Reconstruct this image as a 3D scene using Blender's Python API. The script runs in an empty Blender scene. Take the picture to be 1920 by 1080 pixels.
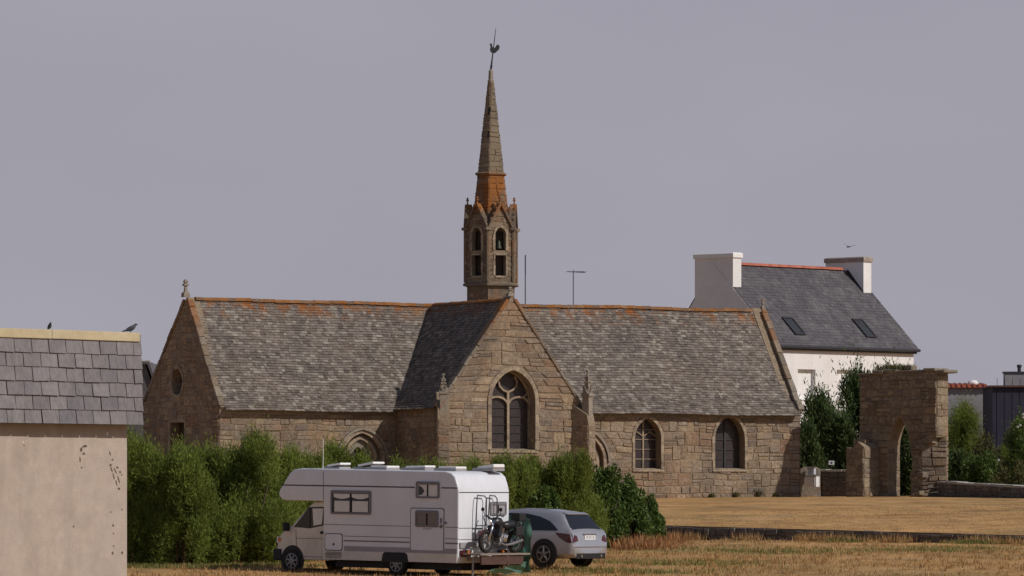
import bpy, bmesh, math, random
import numpy as np
from mathutils import Vector, Matrix
from mathutils.geometry import tessellate_polygon
R = math.radians
rnd = random.Random(11)
scene = bpy.context.scene
col = scene.collection
# ------------------------------------------------------------------ camera, sky, sun, exposure
F, HOR, CX = 10000.0, 930.0, 960.0            # focal length in photo pixels, horizon row, centre column
cam_d = bpy.data.cameras.new('camera'); cam = bpy.data.objects.new('camera', cam_d); col.objects.link(cam)
cam_d.sensor_width = 36; cam_d.lens = F * 36 / 1920; cam_d.shift_y = (HOR - 540) / 1920
cam_d.clip_start = 1; cam_d.clip_end = 9000
cam.location = (0, 0, 0); cam.rotation_euler = (R(90), 0, 0)
scene.camera = cam
SUN_PHI, SUN_EL = 60.0, 37.0                   # to the right of the camera's back, and above the horizon
world = bpy.data.worlds.new('World'); scene.world = world; world.use_nodes = True
wn = world.node_tree.nodes; wl = world.node_tree.links; wn.clear()
wo = wn.new('ShaderNodeOutputWorld'); bg = wn.new('ShaderNodeBackground'); sky = wn.new('ShaderNodeTexSky')
sky.sky_type = 'NISHITA'; sky.sun_disc = False; sky.sun_elevation = R(SUN_EL)
sky.sun_rotation = R(180 - SUN_PHI); sky.dust_density = 0.6; sky.air_density = 0.8; sky.altitude = 0
veil = wn.new('ShaderNodeMixRGB'); veil.inputs[2].default_value = (3.66, 3.40, 4.12, 1)   # grey haze, dense at the horizon, dropped steeply above the view to cut sky fill
wtc = wn.new('ShaderNodeTexCoord'); wsx = wn.new('ShaderNodeSeparateXYZ'); wmr = wn.new('ShaderNodeMapRange')
wl.new(wtc.outputs['Generated'], wsx.inputs[0]); wl.new(wsx.outputs[2], wmr.inputs[0])
for i_, v_ in enumerate((0.09, 0.45, 0.95, 0.05)): wmr.inputs[i_ + 1].default_value = v_
wl.new(wmr.outputs[0], veil.inputs[0])
wns = wn.new('ShaderNodeTexNoise'); wns.inputs['Scale'].default_value = 7; wns.inputs['Detail'].default_value = 3
wmp = wn.new('ShaderNodeMapping'); wmp.inputs['Scale'].default_value = (1, 1, 2.5); wl.new(wtc.outputs['Generated'], wmp.inputs[0]); wl.new(wmp.outputs[0], wns.inputs['Vector'])
whr = wn.new('ShaderNodeValToRGB'); whr.color_ramp.elements[0].position = .3; whr.color_ramp.elements[1].position = .7
wrm = wn.new('ShaderNodeMixRGB'); wrm.inputs[1].default_value = (4.75, 4.60, 5.42, 1); wrm.inputs[2].default_value = (5.35, 5.12, 5.92, 1); wl.new(wns.outputs[0], whr.inputs[0]); wl.new(whr.outputs[0], wrm.inputs[0]); wl.new(wrm.outputs[0], veil.inputs[2])
wl.new(sky.outputs[0], veil.inputs[1]); wl.new(veil.outputs[0], bg.inputs[0])
bg.inputs[1].default_value = 0.07; wl.new(bg.outputs[0], wo.inputs[0])
sun_d = bpy.data.lights.new('sun', 'SUN'); sun_d.energy = 2.95; sun_d.angle = R(0.6); sun_d.color = (1.0, 0.945, 0.88)
sun = bpy.data.objects.new('sun', sun_d); col.objects.link(sun)
S = Vector((math.sin(R(SUN_PHI)) * math.cos(R(SUN_EL)), -math.cos(R(SUN_PHI)) * math.cos(R(SUN_EL)), math.sin(R(SUN_EL))))
sun.rotation_euler = S.to_track_quat('Z', 'Y').to_euler(); sun.location = (60, 100, 80)
scene.view_settings.view_transform = 'Standard'; scene.view_settings.look = 'None'
scene.view_settings.exposure = 0.0; scene.view_settings.gamma = 1.0; scene.view_settings.use_curve_mapping = False
scene.render.engine = 'CYCLES'; scene.render.filter_size = 1.7

# ------------------------------------------------------------------ helpers
UP = Vector((0, 0, 1))
def P(px, py, Y): return Vector(((px - CX) * Y / F, Y, (HOR - py) * Y / F))
def hit(px, py, A, N):
    d = Vector(((px - CX) / F, 1, (HOR - py) / F)); return d * (A.dot(N) / d.dot(N))

MATS = {}
def mat(name, cols, src='noise', rough=.85, ns=2.0, namt=.3, stains=(), bump=0., bs=20., metal=0., spec=.3, transl=0., coat=0., space='pos', stretch=(1, 1, 1)):
    m = bpy.data.materials.new(name); m.use_nodes = True; MATS[name] = m
    nt = m.node_tree; n = nt.nodes; L = nt.links; n.clear()
    out = n.new('ShaderNodeOutputMaterial'); bs_ = n.new('ShaderNodeBsdfPrincipled')
    geo = n.new('ShaderNodeNewGeometry'); oi = n.new('ShaderNodeObjectInfo'); tc = n.new('ShaderNodeTexCoord')
    pos = geo.outputs['Position'] if space == 'pos' else tc.outputs['Object']
    def noise(scale, st=(1, 1, 1), det=5, rg=.6):
        mp = n.new('ShaderNodeMapping'); mp.inputs['Scale'].default_value = st; L.new(pos, mp.inputs[0])
        t = n.new('ShaderNodeTexNoise'); t.inputs['Scale'].default_value = scale; t.inputs['Detail'].default_value = det
        t.inputs['Roughness'].default_value = rg; L.new(mp.outputs[0], t.inputs['Vector']); return t.outputs[0]
    def mrange(v, a, b, c=0., d=1.):
        t = n.new('ShaderNodeMapRange'); L.new(v, t.inputs[0])
        for i, x in enumerate((a, b, c, d)): t.inputs[i + 1].default_value = x
        return t.outputs[0]
    def mul(a, b):
        t = n.new('ShaderNodeMath'); t.operation = 'MULTIPLY'; L.new(a, t.inputs[0])
        if isinstance(b, float): t.inputs[1].default_value = b
        else: L.new(b, t.inputs[1])
        return t.outputs[0]
    fac = {'island': lambda: geo.outputs['Random Per Island'], 'object': lambda: oi.outputs['Random'],
           'noise': lambda: mrange(noise(ns, stretch), .32, .68)}[src]()
    rp = n.new('ShaderNodeValToRGB'); L.new(fac, rp.inputs[0]); el = rp.color_ramp.elements
    while len(el) < len(cols): el.new(.5)
    for i, c in enumerate(cols): el[i].position = i / max(1, len(cols) - 1); el[i].color = (*c, 1)
    if len(cols) == 1: el[1].color = (*cols[0], 1)
    c = rp.outputs[0]
    if namt:
        g = mrange(noise(ns * 3.1, stretch, 8, .7), .3, .7, 1 - namt, 1 + namt * .6)
        mx = n.new('ShaderNodeMixRGB'); mx.blend_type = 'MULTIPLY'; mx.inputs[0].default_value = 1
        L.new(c, mx.inputs[1]); L.new(g, mx.inputs[2]); c = mx.outputs[0]
    for (sc, scale, th, soft, st, zr, amt) in stains:
        f = mul(mrange(noise(scale, st, 6, .65), th - soft, th + soft), float(amt))
        if zr:
            sx = n.new('ShaderNodeSeparateXYZ'); L.new(pos, sx.inputs[0]); f = mul(f, mrange(sx.outputs[2], zr[0], zr[1]))
        mx = n.new('ShaderNodeMixRGB'); L.new(f, mx.inputs[0]); L.new(c, mx.inputs[1]); mx.inputs[2].default_value = (*sc, 1); c = mx.outputs[0]
    L.new(c, bs_.inputs['Base Color']); bs_.inputs['Roughness'].default_value = rough; bs_.inputs['Metallic'].default_value = metal
    bs_.inputs['Specular IOR Level'].default_value = spec; bs_.inputs['Coat Weight'].default_value = coat
    if bump:
        b = n.new('ShaderNodeBump'); b.inputs['Strength'].default_value = bump; b.inputs['Distance'].default_value = .05
        L.new(noise(bs, stretch, 8, .65), b.inputs['Height']); L.new(b.outputs[0], bs_.inputs['Normal'])
    if transl:
        t = n.new('ShaderNodeBsdfTranslucent'); L.new(c, t.inputs[0]); ms = n.new('ShaderNodeMixShader'); ms.inputs[0].default_value = transl
        L.new(bs_.outputs[0], ms.inputs[1]); L.new(t.outputs[0], ms.inputs[2]); L.new(ms.outputs[0], out.inputs[0])
    else: L.new(bs_.outputs[0], out.inputs[0])
    return m

class MB:
    def __init__(self): self.v = []; self.f = []
    def add(self, vs, fs):
        b = len(self.v); self.v += [Vector(x) for x in vs]; self.f += [tuple(i + b for i in f) for f in fs]; return self
    def box(self, c, s, rot=None):
        c = Vector(c); h = Vector(s) / 2; rot = rot or Matrix.Identity(3)
        vs = [c + rot @ Vector((x * h.x, y * h.y, z * h.z)) for x in (-1, 1) for y in (-1, 1) for z in (-1, 1)]
        return self.add(vs, [(0, 1, 3, 2), (4, 6, 7, 5), (0, 4, 5, 1), (2, 3, 7, 6), (0, 2, 6, 4), (1, 5, 7, 3)])
    def tube(self, path, r, n=8, cap=True):
        path = [Vector(p) for p in path]; k = len(path); rs = r if isinstance(r, (list, tuple)) else [r] * k
        vs = []; prev = None
        for i, p in enumerate(path):
            d = (path[min(i + 1, k - 1)] - path[max(i - 1, 0)]).normalized()
            a = prev if prev is not None else (UP if abs(d.z) < .9 else Vector((1, 0, 0)))
            x = (a - d * a.dot(d)).normalized(); y = d.cross(x); prev = x
            vs += [p + (x * math.cos(2 * math.pi * j / n) + y * math.sin(2 * math.pi * j / n)) * rs[i] for j in range(n)]
        fs = [(i * n + j, i * n + (j + 1) % n, (i + 1) * n + (j + 1) % n, (i + 1) * n + j) for i in range(k - 1) for j in range(n)]
        if cap: fs += [tuple(reversed(range(n))), tuple(range((k - 1) * n, k * n))]
        return self.add(vs, fs)
    def prism(self, poly, vec):      # 3D polygon extruded by vec
        poly = [Vector(p) for p in poly]; n = len(poly); vec = Vector(vec)
        return self.add(poly + [p + vec for p in poly], [tuple(range(n)), tuple(reversed(range(n, 2 * n)))] + [(i, i + n, (i + 1) % n + n, (i + 1) % n) for i in range(n)])
    def loft(self, rings, cap=True, closed=True):
        n = len(rings[0]); fs = []
        for i in range(len(rings) - 1):
            for j in range(n if closed else n - 1):
                fs.append((i * n + j, i * n + (j + 1) % n, (i + 1) * n + (j + 1) % n, (i + 1) * n + j))
        if cap: fs += [tuple(reversed(range(n))), tuple(range((len(rings) - 1) * n, len(rings) * n))]
        return self.add([p for r in rings for p in r], fs)
    def lathe(self, c, axis, prof, n=20):   # prof: (radius, distance along axis)
        c = Vector(c); a = Vector(axis).normalized(); t = UP if abs(a.z) < .9 else Vector((1, 0, 0))
        x = (t - a * t.dot(a)).normalized(); y = a.cross(x)
        return self.loft([[c + a * d + (x * math.cos(2 * math.pi * j / n) + y * math.sin(2 * math.pi * j / n)) * r for j in range(n)] for r, d in prof])
    def plate(self, outer, holes, fn, d0, d1):     # 2D outline with holes; fn(u, v, d) -> 3D
        loops = [outer] + list(holes); flat = [p for l in loops for p in l]; n = len(flat)
        tris = tessellate_polygon([[Vector((p[0], p[1], 0)) for p in l] for l in loops])
        vs = [fn(p[0], p[1], d0) for p in flat] + [fn(p[0], p[1], d1) for p in flat]
        fs = [tuple(t) for t in tris] + [tuple(i + n for i in reversed(t)) for t in tris]; b = 0
        for l in loops:
            k = len(l); fs += [(b + i, b + (i + 1) % k, b + (i + 1) % k + n, b + i + n) for i in range(k)]; b += k
        return self.add(vs, fs)
    def build(self, name, m, parent=None, world=False, smooth=False, bevel=0., seg=2, center=False, fix=True, **tags):
        me = bpy.data.meshes.new(name); off = Vector((0, 0, 0))
        if center: off = sum(self.v, Vector()) / len(self.v)
        me.from_pydata([tuple(v - off) for v in self.v], [], self.f)
        if fix or bevel:
            bm = bmesh.new(); bm.from_mesh(me)
            if fix: bmesh.ops.recalc_face_normals(bm, faces=bm.faces)
            if bevel:
                ed = [e for e in bm.edges if len(e.link_faces) == 2 and e.calc_face_angle(0) > .6]
                bmesh.ops.bevel(bm, geom=ed, offset=bevel, segments=seg, affect='EDGES', profile=.6, clamp_overlap=True)
            bm.to_mesh(me); bm.free()
        return link(name, me, m, parent, world, smooth, off, **tags)
def link(name, me, m, parent=None, world=False, smooth=False, off=Vector((0, 0, 0)), **tags):
    if m is not None and not me.materials: me.materials.append(MATS[m])
    if smooth:
        me.polygons.foreach_set('use_smooth', [True] * len(me.polygons))
        if smooth == 'auto': me.set_sharp_from_angle(angle=R(38))
    o = bpy.data.objects.new(name, me); col.objects.link(o); o.location = off
    if parent is not None:
        o.parent = parent
        if world and parent.parent is None and parent.type == 'EMPTY': o.matrix_parent_inverse = parent.matrix_basis.inverted()
    for k, v in tags.items():
        if v: o[k] = v
    return o
def thing(name, label, category, loc=(0, 0, 0), rotz=0., group=None, tilt=0.):
    o = bpy.data.objects.new(name, None); col.objects.link(o); o.empty_display_size = .3
    o.location = loc; o.rotation_euler = (0, tilt, rotz); o['label'] = label; o['category'] = category
    if group: o['group'] = group
    o.matrix_basis  # evaluated from loc/rot
    return o
def copy_tree(o, parent=None):
    c = o.copy(); col.objects.link(c)
    if parent is not None: c.parent = parent
    for ch in o.children: copy_tree(ch, c)
    return c

class Frame:        # a wall plane: origin, right, up, outward normal
    def __init__(s, A, U, N, V=None): s.A = Vector(A); s.U = Vector(U).normalized(); s.N = Vector(N).normalized(); s.V = Vector(V).normalized() if V is not None else UP.copy()
    def __call__(s, u, v, d=0.): return s.A + s.U * u + s.V * v + s.N * d
    def uv(s, px, py):
        p = hit(px, py, s.A, s.N) - s.A; return p.dot(s.U), p.dot(s.V)
    def bar(s, mb, pts, w, d0, d1):        # rectangular moulding swept along a polyline in the plane
        k = len(pts); a = []; b = []
        for i, p in enumerate(pts):
            q = Vector(pts[min(i + 1, k - 1)]) - Vector(pts[max(i - 1, 0)]); q.normalize(); nn = Vector((-q.y, q.x)) * w / 2
            a.append(Vector(p) + nn); b.append(Vector(p) - nn)
        mb.loft([[s(a[i].x, a[i].y, d0), s(a[i].x, a[i].y, d1), s(b[i].x, b[i].y, d1), s(b[i].x, b[i].y, d0)] for i in range(k)])
class Arch:         # pointed opening
    def __init__(s, c, a, v0, v1, v2): s.c, s.a, s.v0, s.v1, s.v2 = c, a, v0, v1, v2; h = v2 - v1; s.r = (a * a + h * h) / (2 * a)
    def hw(s, v):
        if v <= s.v1: return s.a
        return max(0., math.sqrt(max(0., s.r ** 2 - (v - s.v1) ** 2)) - (s.r - s.a))
    def span(s, e):
        def f(v):
            if v < s.v0 - e * .6 or v > s.v2 + e: return None
            if v <= s.v1: h = s.a + e
            else:
                k = (s.v2 + e * 1.1 - s.v1) / (s.v2 - s.v1); h = s.hw(s.v1 + (v - s.v1) / k) + e * (1 - .2 * (v - s.v1) / (s.v2 - s.v1))
            return (s.c - h, s.c + h)
        return f
    def outline(s, n=9, open_=False):
        L = [(s.c - s.a, s.v0)] + [(s.c - s.hw(v), v) for v in [s.v1 + (s.v2 - s.v1) * math.sin(math.pi / 2 * i / n) for i in range(n)]]
        Rr = [(2 * s.c - x, y) for x, y in reversed(L)]
        return L + [(s.c, s.v2)] + Rr
class Rect:
    def __init__(s, u0, u1, v0, v1): s.b = (u0, u1, v0, v1)
    def span(s, e):
        u0, u1, v0, v1 = s.b; return lambda v: (u0 - e, u1 + e) if v0 - e < v < v1 + e else None
    def outline(s): u0, u1, v0, v1 = s.b; return [(u0, v0), (u0, v1), (u1, v1), (u1, v0)]
class Oval:
    def __init__(s, c, v, a, b): s.c, s.v, s.a, s.b = c, v, a, b
    def span(s, e):
        def f(v):
            t = (v - s.v) / (s.b + e)
            if abs(t) >= 1: return None
            h = (s.a + e) * math.sqrt(1 - t * t); return (s.c - h, s.c + h)
        return f
    def outline(s, n=20): return [(s.c + s.a * math.cos(2 * math.pi * i / n), s.v + s.b * math.sin(2 * math.pi * i / n)) for i in range(n)]

def lay(fr, v0, v1, left, right, holes=(), h=(.2, .36), w=(.3, .75), dep=(.012, .045), gap=.008, sd=None):
    """courses of squared stones between two edges, broken by openings: list of 8-corner blocks"""
    r = sd or rnd; out = []; v = v0
    def stone(c, d):
        j = lambda: r.uniform(-.012, .012)
        c = [(x + j(), y + j() + .03 * math.sin(x * 1.3 + y * .7) + .018 * math.sin(x * 3.1 - y * 2)) for x, y in c]; mx = sum(x for x, _ in c) / 4; my = sum(y for _, y in c) / 4
        wd = min(c[1][0] - c[0][0], c[2][0] - c[3][0]); i = min(.03, max(.004, .16 * (c[3][1] - c[0][1])))
        k = 1 - 2 * i / max(.1, max(c[1][0] - c[0][0], c[2][0] - c[3][0])); ky = 1 - 2 * i / max(.08, c[3][1] - c[0][1])
        fr_ = [(mx + (x - mx) * k, my + (y - my) * ky) for x, y in c]
        t1, t2 = r.uniform(-.01, .01), r.uniform(-.01, .01)
        vs = [fr(x, y, -.01) for x, y in c] + [fr(x, y, d + t1 * (1 if q in (0, 3) else -1) + t2 * (1 if q < 2 else -1)) for q, (x, y) in enumerate(fr_)]
        out.append(vs)
    hs = []
    while v < v1 - .04:
        hh = r.uniform(*h)
        if v1 - v - hh < .13: hh = v1 - v
        hs.append((v, v + hh)); v += hh
    tall = []
    for ci, (a, b) in enumerate(hs):
        hh = b - a; m = (a + b) / 2; nxt = []
        bounds = [(left(a), left(b))]; br = []
        for f in holes:
            H = f(m)
            if H: ha = f(a) or H; hb = f(b) or H; br.append((ha[0], hb[0], ha[1], hb[1]))
        br += [(x0, x0, x1, x1) for x0, x1 in tall]
        for q in sorted(br): bounds += [(q[0], q[1]), (q[2], q[3])]
        bounds.append((right(a), right(b)))
        for i in range(0, len(bounds), 2):
            (La, Lb), (Ra, Rb) = bounds[i], bounds[i + 1]; ln = (Ra + Rb - La - Lb) / 2
            if ln < .07: continue
            ws = []
            while sum(ws) < ln: ws.append(r.uniform(*w) * (hh / ((h[0] + h[1]) / 2)) ** .4)
            if len(ws) > 1 and sum(ws) - ln > ws[-1] * .55: ws.pop()
            tot = sum(ws); x = 0; pa, pb = La, Lb
            for q, wd in enumerate(ws):
                x += wd / tot; j = r.uniform(-.03, .03)
                if q == len(ws) - 1: na, nb = Ra, Rb
                else: na, nb = La + (Ra - La) * x + j, Lb + (Rb - Lb) * x - j
                g = gap * r.uniform(.5, 1.4); d = r.uniform(*dep)
                na_, nb_ = max(na, pa + 2 * g + .03), max(nb, pb + 2 * g + .012); top = b
                if 0 < q < len(ws) - 1 and ci + 1 < len(hs) and r.random() < .17 and not any(f((hs[ci + 1][0] + hs[ci + 1][1]) / 2) and f((hs[ci + 1][0] + hs[ci + 1][1]) / 2)[0] - .1 < na and f((hs[ci + 1][0] + hs[ci + 1][1]) / 2)[1] + .1 > pa for f in holes) and left(hs[ci + 1][1]) < min(pa, pb) - .1 and right(hs[ci + 1][1]) > max(na, nb) + .1:
                    top = hs[ci + 1][1]; pp, nn_ = (pa + pb) / 2, (na + nb) / 2; nxt.append((pp, nn_)); pa = pb = pp; na = nb = na_ = nb_ = nn_
                    stone([(pa + g, a + g), (na_ - g, a + g), (nb_ - g, top - g), (pb + g, top - g)], d)
                elif hh > .24 and r.random() < .25 and wd > .25:
                    s_ = r.uniform(.35, .65); mid = a + hh * s_; ma = pa + (pb - pa) * s_; mb_ = na_ + (nb_ - na_) * s_
                    stone([(pa + g, a + g), (na_ - g, a + g), (mb_ - g, mid - g), (ma + g, mid - g)], d)
                    stone([(ma + g, mid + g), (mb_ - g, mid + g), (nb_ - g, b - g), (pb + g, b - g)], r.uniform(*dep))
                else: stone([(pa + g, a + g), (na_ - g, a + g), (nb_ - g, b - g), (pb + g, b - g)], d)
                pa, pb = na, nb
        tall = nxt
    return out
STONE_F = [(4, 5, 6, 7), (0, 1, 5, 4), (1, 2, 6, 5), (2, 3, 7, 6), (3, 0, 4, 7)]
def ring(fr, pts, sw, d0, d1, n_each=2, joint=.012):
    """dressed blocks following an opening's edge"""
    mb = MB(); k = len(pts); N = []
    for i in range(k):
        q = Vector(pts[min(i + 1, k - 1)]) - Vector(pts[max(i - 1, 0)]); q.normalize(); N.append(Vector((-q.y, q.x)))
    c = Vector((sum(p[0] for p in pts) / k, sum(p[1] for p in pts) / k))
    i = 0
    while i < k - 1:
        j = min(i + n_each, k - 1)
        s_ = sw * rnd.uniform(.85, 1.2); d = d1 + rnd.uniform(-.008, .012); inn = []; ou = []
        for q in range(i, j + 1):
            p = Vector(pts[q]); nn = N[q] if (p + N[q] * .1 - c).length > (p - c).length else -N[q]
            inn.append(p); ou.append(p + nn * s_)
        t = joint / max(.05, (inn[-1] - inn[0]).length)
        a0, b0 = inn[0].lerp(inn[1], t), ou[0].lerp(ou[1], t); inn[0], ou[0] = a0, b0
        mb.loft([[fr(a.x, a.y, d0), fr(a.x, a.y, d), fr(b.x, b.y, d), fr(b.x, b.y, d0)] for a, b in zip(inn, ou)])
        i = j
    return mb
def dense(pts, step):
    o = []
    for a, b in zip(pts, pts[1:]):
        a, b = Vector(a), Vector(b); n = max(1, round((b - a).length / step)); o += [tuple(a.lerp(b, i / n)) for i in range(n)]
    return o + [tuple(pts[-1])]
def slates(mb, pt, rows, expo, wr, left, right, thick=(.016, .045), sd=None, tilt=.02):
    """overlapping slates: pt(s along slope downwards, t across) -> (point, outward normal, down)"""
    r = sd or rnd
    for i in range(rows):
        s0 = i * expo; s1 = s0 + expo * 1.25
        t = left(s0 + expo / 2) - r.uniform(0, wr[0]); e = right(s0 + expo / 2)
        while t < e:
            w = r.uniform(*wr); a = max(t, left(s0 + expo / 2)); b = min(t + w - .008, e); t += w
            if b - a < .03: continue
            th = r.uniform(*thick); j0, j1 = r.uniform(-.012, .012), r.uniform(-.012, .012); q = r.uniform(-.008, .01)
            vs = []
            for (s, x, d) in ((s0, a, .004), (s0, b, .004), (s1 + j0, a, th + .012), (s1 + j1, b, th + .012 + q)):
                p, nn, dn = pt(s, x); vs.append(p + nn * d)
            for (s, x, d) in ((s1 + j0, a, .0), (s1 + j1, b, .0)):
                p, nn, dn = pt(s, x); vs.append(p + nn * d)
            mb.add(vs, [(0, 1, 3, 2), (2, 3, 5, 4), (0, 2, 4), (1, 5, 3)])

# ------------------------------------------------------------------ materials
LICH = (.30, .10, .012)
ST = [(.225, .160, .108), (.325, .236, .155), (.415, .312, .212), (.27, .182, .118), (.36, .274, .193), (.265, .156, .094), (.40, .296, .188), (.305, .232, .167), (.195, .152, .122), (.37, .29, .225)]
STS = [((.12, .098, .08), .55, .54, .12, (1, 1, .6), None, .6), ((.15, .115, .085), 6., .58, .07, (1, 1, 1), None, .6), ((.45, .40, .32), 4., .62, .07, (1, 1, 1), None, .5), ((.30, .17, .085), .7, .60, .1, (1, 1, 1), None, .4)]
mat('stone_block', ST, 'object', .92, 2.5, .45, STS, .9, 11)
mat('stone_mass', ST, 'island', .92, 2.5, .45, STS, .9, 11)
mat('ruin_block', [(.165, .125, .088), (.25, .195, .13), (.33, .265, .175), (.20, .15, .105), (.29, .23, .16), (.15, .12, .098)], 'object', .93, 2.5, .5, STS, .9, 9)
mat('mortar', [(.22, .165, .11), (.31, .24, .165)], 'noise', .95, 3, .35, (), .5, 18)
mat('dressed_stone', [(.34, .27, .19), (.42, .33, .23), (.27, .21, .15)], 'island', .9, 3, .35, [((.11, .09, .075), 2.2, .56, .09, (1, 1, 1), None, .7)], .5, 14)
mat('grey_granite', [(.20, .17, .14), (.29, .25, .20), (.24, .19, .14)], 'island', .92, 3, .4, [((.36, .34, .29), 6, .6, .06, (1, 1, 1), None, .6), (LICH, 1.6, .62, .06, (1, 1, 1), None, .55)], .5, 14)
TST = [(LICH, .9, .58, .10, (1, 1, .6), (16.0, 12.0), .5), (LICH, 1.3, .46, .10, (1, 1, .5), (13.2, 13.5), .8), ((.215, .172, .118), .8, .30, .14, (1, 1, .6), (15.06, 15.2), .95), (LICH, 1.6, .64, .06, (1, 1, .6), (15., 15.4), .4), ((.10, .08, .07), 1.5, .58, .09, (1, 1, .5), None, .6), ((.42, .37, .29), 5., .64, .05, (1, 1, 1), None, .45)]
TCOL = [(.12, .092, .066), (.19, .147, .10), (.145, .105, .072), (.25, .20, .14), (.18, .147, .11)]
mat('tower_stone', TCOL, 'island', .92, 2.5, .4, TST, .8, 11)
mat('tower_block', TCOL, 'object', .92, 2.5, .4, TST, .8, 11)
RST = [(LICH, 1.7, .53, .07, (1, 1, 1), (8.0, 8.75), .9), ((.30, .265, .22), 3.5, .60, .08, (1, 1, 1), None, .5), ((.20, .15, .11), .45, .58, .10, (1, 1, 1), None, .45), ((.07, .065, .065), .35, .60, .1, (1, 1, 1), None, .4)]
mat('old_slate', [(.105, .086, .076), (.23, .194, .165), (.125, .10, .087), (.30, .258, .215), (.15, .122, .105), (.26, .218, .185), (.115, .093, .082), (.39, .345, .29), (.18, .15, .128)], 'island', .85, 7, .6, RST, .5, 22)
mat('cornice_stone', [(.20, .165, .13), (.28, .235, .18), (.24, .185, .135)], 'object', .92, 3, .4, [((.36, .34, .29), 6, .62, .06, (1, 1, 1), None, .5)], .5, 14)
mat('tower_dark', [(.06, .048, .042), (.09, .07, .06)], 'noise', .95, 3, .4)  # shade of the belfry inside, put into the colour
mat('roof_deck', [(.07, .06, .058), (.1, .09, .085)], 'noise', .9, 3, .3)
mat('ridge_lichen', [(.26, .10, .025), (.33, .14, .04), (.18, .11, .07), (.30, .12, .03)], 'object', .95, 5, .5, [((.22, .2, .17), 4, .6, .06, (1, 1, 1), None, .6)], .5, 20)
mat('coping', [(.20, .168, .13), (.28, .238, .18), (.17, .136, .105), (.24, .178, .12)], 'object', .93, 4, .45, [(LICH, 1.3, .46, .1, (1, 1, 1), (6.6, 8.6), .75), ((.13, .11, .1), 2.5, .58, .07, (1, 1, 1), None, .6)], .6, 14)
mat('church_glass', [(.035, .026, .026), (.055, .042, .04)], 'noise', .35, 4, .3, spec=.4)
mat('lead', [(.05, .047, .05)], 'noise', .6, 4, .2)
mat('old_wood', [(.04, .026, .018), (.06, .04, .028)], 'noise', .8, 5, .4, stretch=(6, 6, 1))
mat('iron', [(.03, .03, .034)], 'noise', .6, 8, .3, metal=.4)
mat('bronze', [(.05, .055, .04)], 'noise', .5, 8, .3, metal=.6)
mat('antenna_metal', [(.16, .16, .17)], 'noise', .5, 8, .2, metal=.5)
mat('white_render', [(.73, .70, .675), (.79, .76, .735)], 'noise', .9, .5, .08, [((.52, .47, .40), .8, .66, .1, (1, 1, .25), None, .4)], .1, 30)
mat('white_paint', [(.80, .78, .75)], 'noise', .6, 2, .06)
mat('house_slate', [(.085, .078, .085), (.115, .105, .112), (.10, .09, .098), (.14, .13, .13)], 'island', .6, 1.2, .3, [((.20, .19, .18), .7, .60, .1, (1, 1, 1), None, .55), ((.06, .055, .06), .5, .58, .12, (1, 1, 1), None, .4)], .2, 20)
mat('ridge_red', [(.42, .12, .07), (.50, .17, .11), (.34, .10, .06)], 'object', .8, 4, .3)
mat('chimney_dirt', [(.30, .23, .19), (.42, .36, .31)], 'noise', .9, 2.5, .3)
mat('dark_frame', [(.045, .043, .05)], 'noise', .5, 4, .2)
mat('skylight_glass', [(.045, .047, .05)], 'noise', .35, 3, .2, spec=.4)
mat('grey_wall', [(.22, .215, .225), (.27, .26, .27)], 'noise', .9, .6, .15)
mat('blue_wall', [(.022, .022, .042), (.03, .03, .052)], 'noise', .8, .8, .2)
mat('zinc', [(.22, .23, .25)], 'noise', .5, 4, .2, metal=.3)
mat('shed_render', [(.395, .322, .268), (.445, .365, .305), (.415, .345, .29)], 'noise', .93, 1.4, .13, [((.27, .22, .17), 1.1, .60, .10, (1, 1, .22), None, .5), ((.50, .43, .36), 3.5, .64, .06, (1, 1, 1), None, .35)], .25, 40)
mat('scar', [(.10, .075, .055), (.17, .13, .10)], 'noise', .95, 8, .4)
mat('shed_slate', [(.165, .148, .155), (.215, .195, .20), (.185, .168, .17), (.235, .215, .215), (.15, .14, .15)], 'object', .72, 5, .28, [((.11, .10, .105), 3.5, .60, .10, (1, 1, .4), None, .5), ((.27, .25, .235), 2.2, .62, .1, (1, 1, 1), None, .4)], .12, 30, stretch=(1, 1, .5))
mat('cream_board', [(.46, .37, .22), (.54, .46, .30)], 'noise', .7, 1.2, .16)
mat('dry_ground', [(.32, .165, .058), (.50, .27, .095), (.57, .325, .122), (.44, .245, .09)], 'noise', .97, .16, .35, [((.16, .15, .05), .11, .57, .09, (1, .7, 1), None, .6), ((.17, .095, .045), .9, .60, .08, (1, .4, 1), None, .6), ((.24, .13, .055), 3.0, .58, .06, (1, .3, 1), None, .5), ((.52, .32, .15), .35, .60, .08, (1, .5, 1), None, .6)], .8, 3)
mat('dry_grass', [(.48, .28, .12), (.56, .36, .17), (.38, .22, .09), (.42, .23, .09), (.29, .23, .075)], 'island', .9, 1, .25, transl=.2)
mat('weed_brown', [(.36, .16, .065), (.45, .22, .09), (.31, .135, .06), (.50, .32, .15)], 'island', .9, 1, .25, transl=.2)
mat('green_grass', [(.12, .15, .035), (.18, .19, .05), (.24, .2, .07)], 'island', .9, 1, .25, transl=.2)
TS = [((.25, .27, .045), .7, .56, .1, (1, 1, 1), None, .5), ((.13, .085, .03), .9, .66, .06, (1, 1, 1), None, .5)]
mat('tamarisk', [(.11, .155, .035), (.18, .24, .042), (.24, .29, .05), (.145, .20, .042), (.30, .325, .06)], 'island', .85, .45, .6, TS, transl=.4)
mat('shrub_leaf', [(.055, .095, .02), (.085, .135, .026), (.12, .175, .034), (.065, .11, .022)], 'island', .55, 1.4, .4, transl=.22)
mat('conifer_leaf', [(.055, .088, .03), (.08, .122, .036), (.11, .15, .042)], 'island', .8, 1.1, .4, transl=.3)
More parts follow.
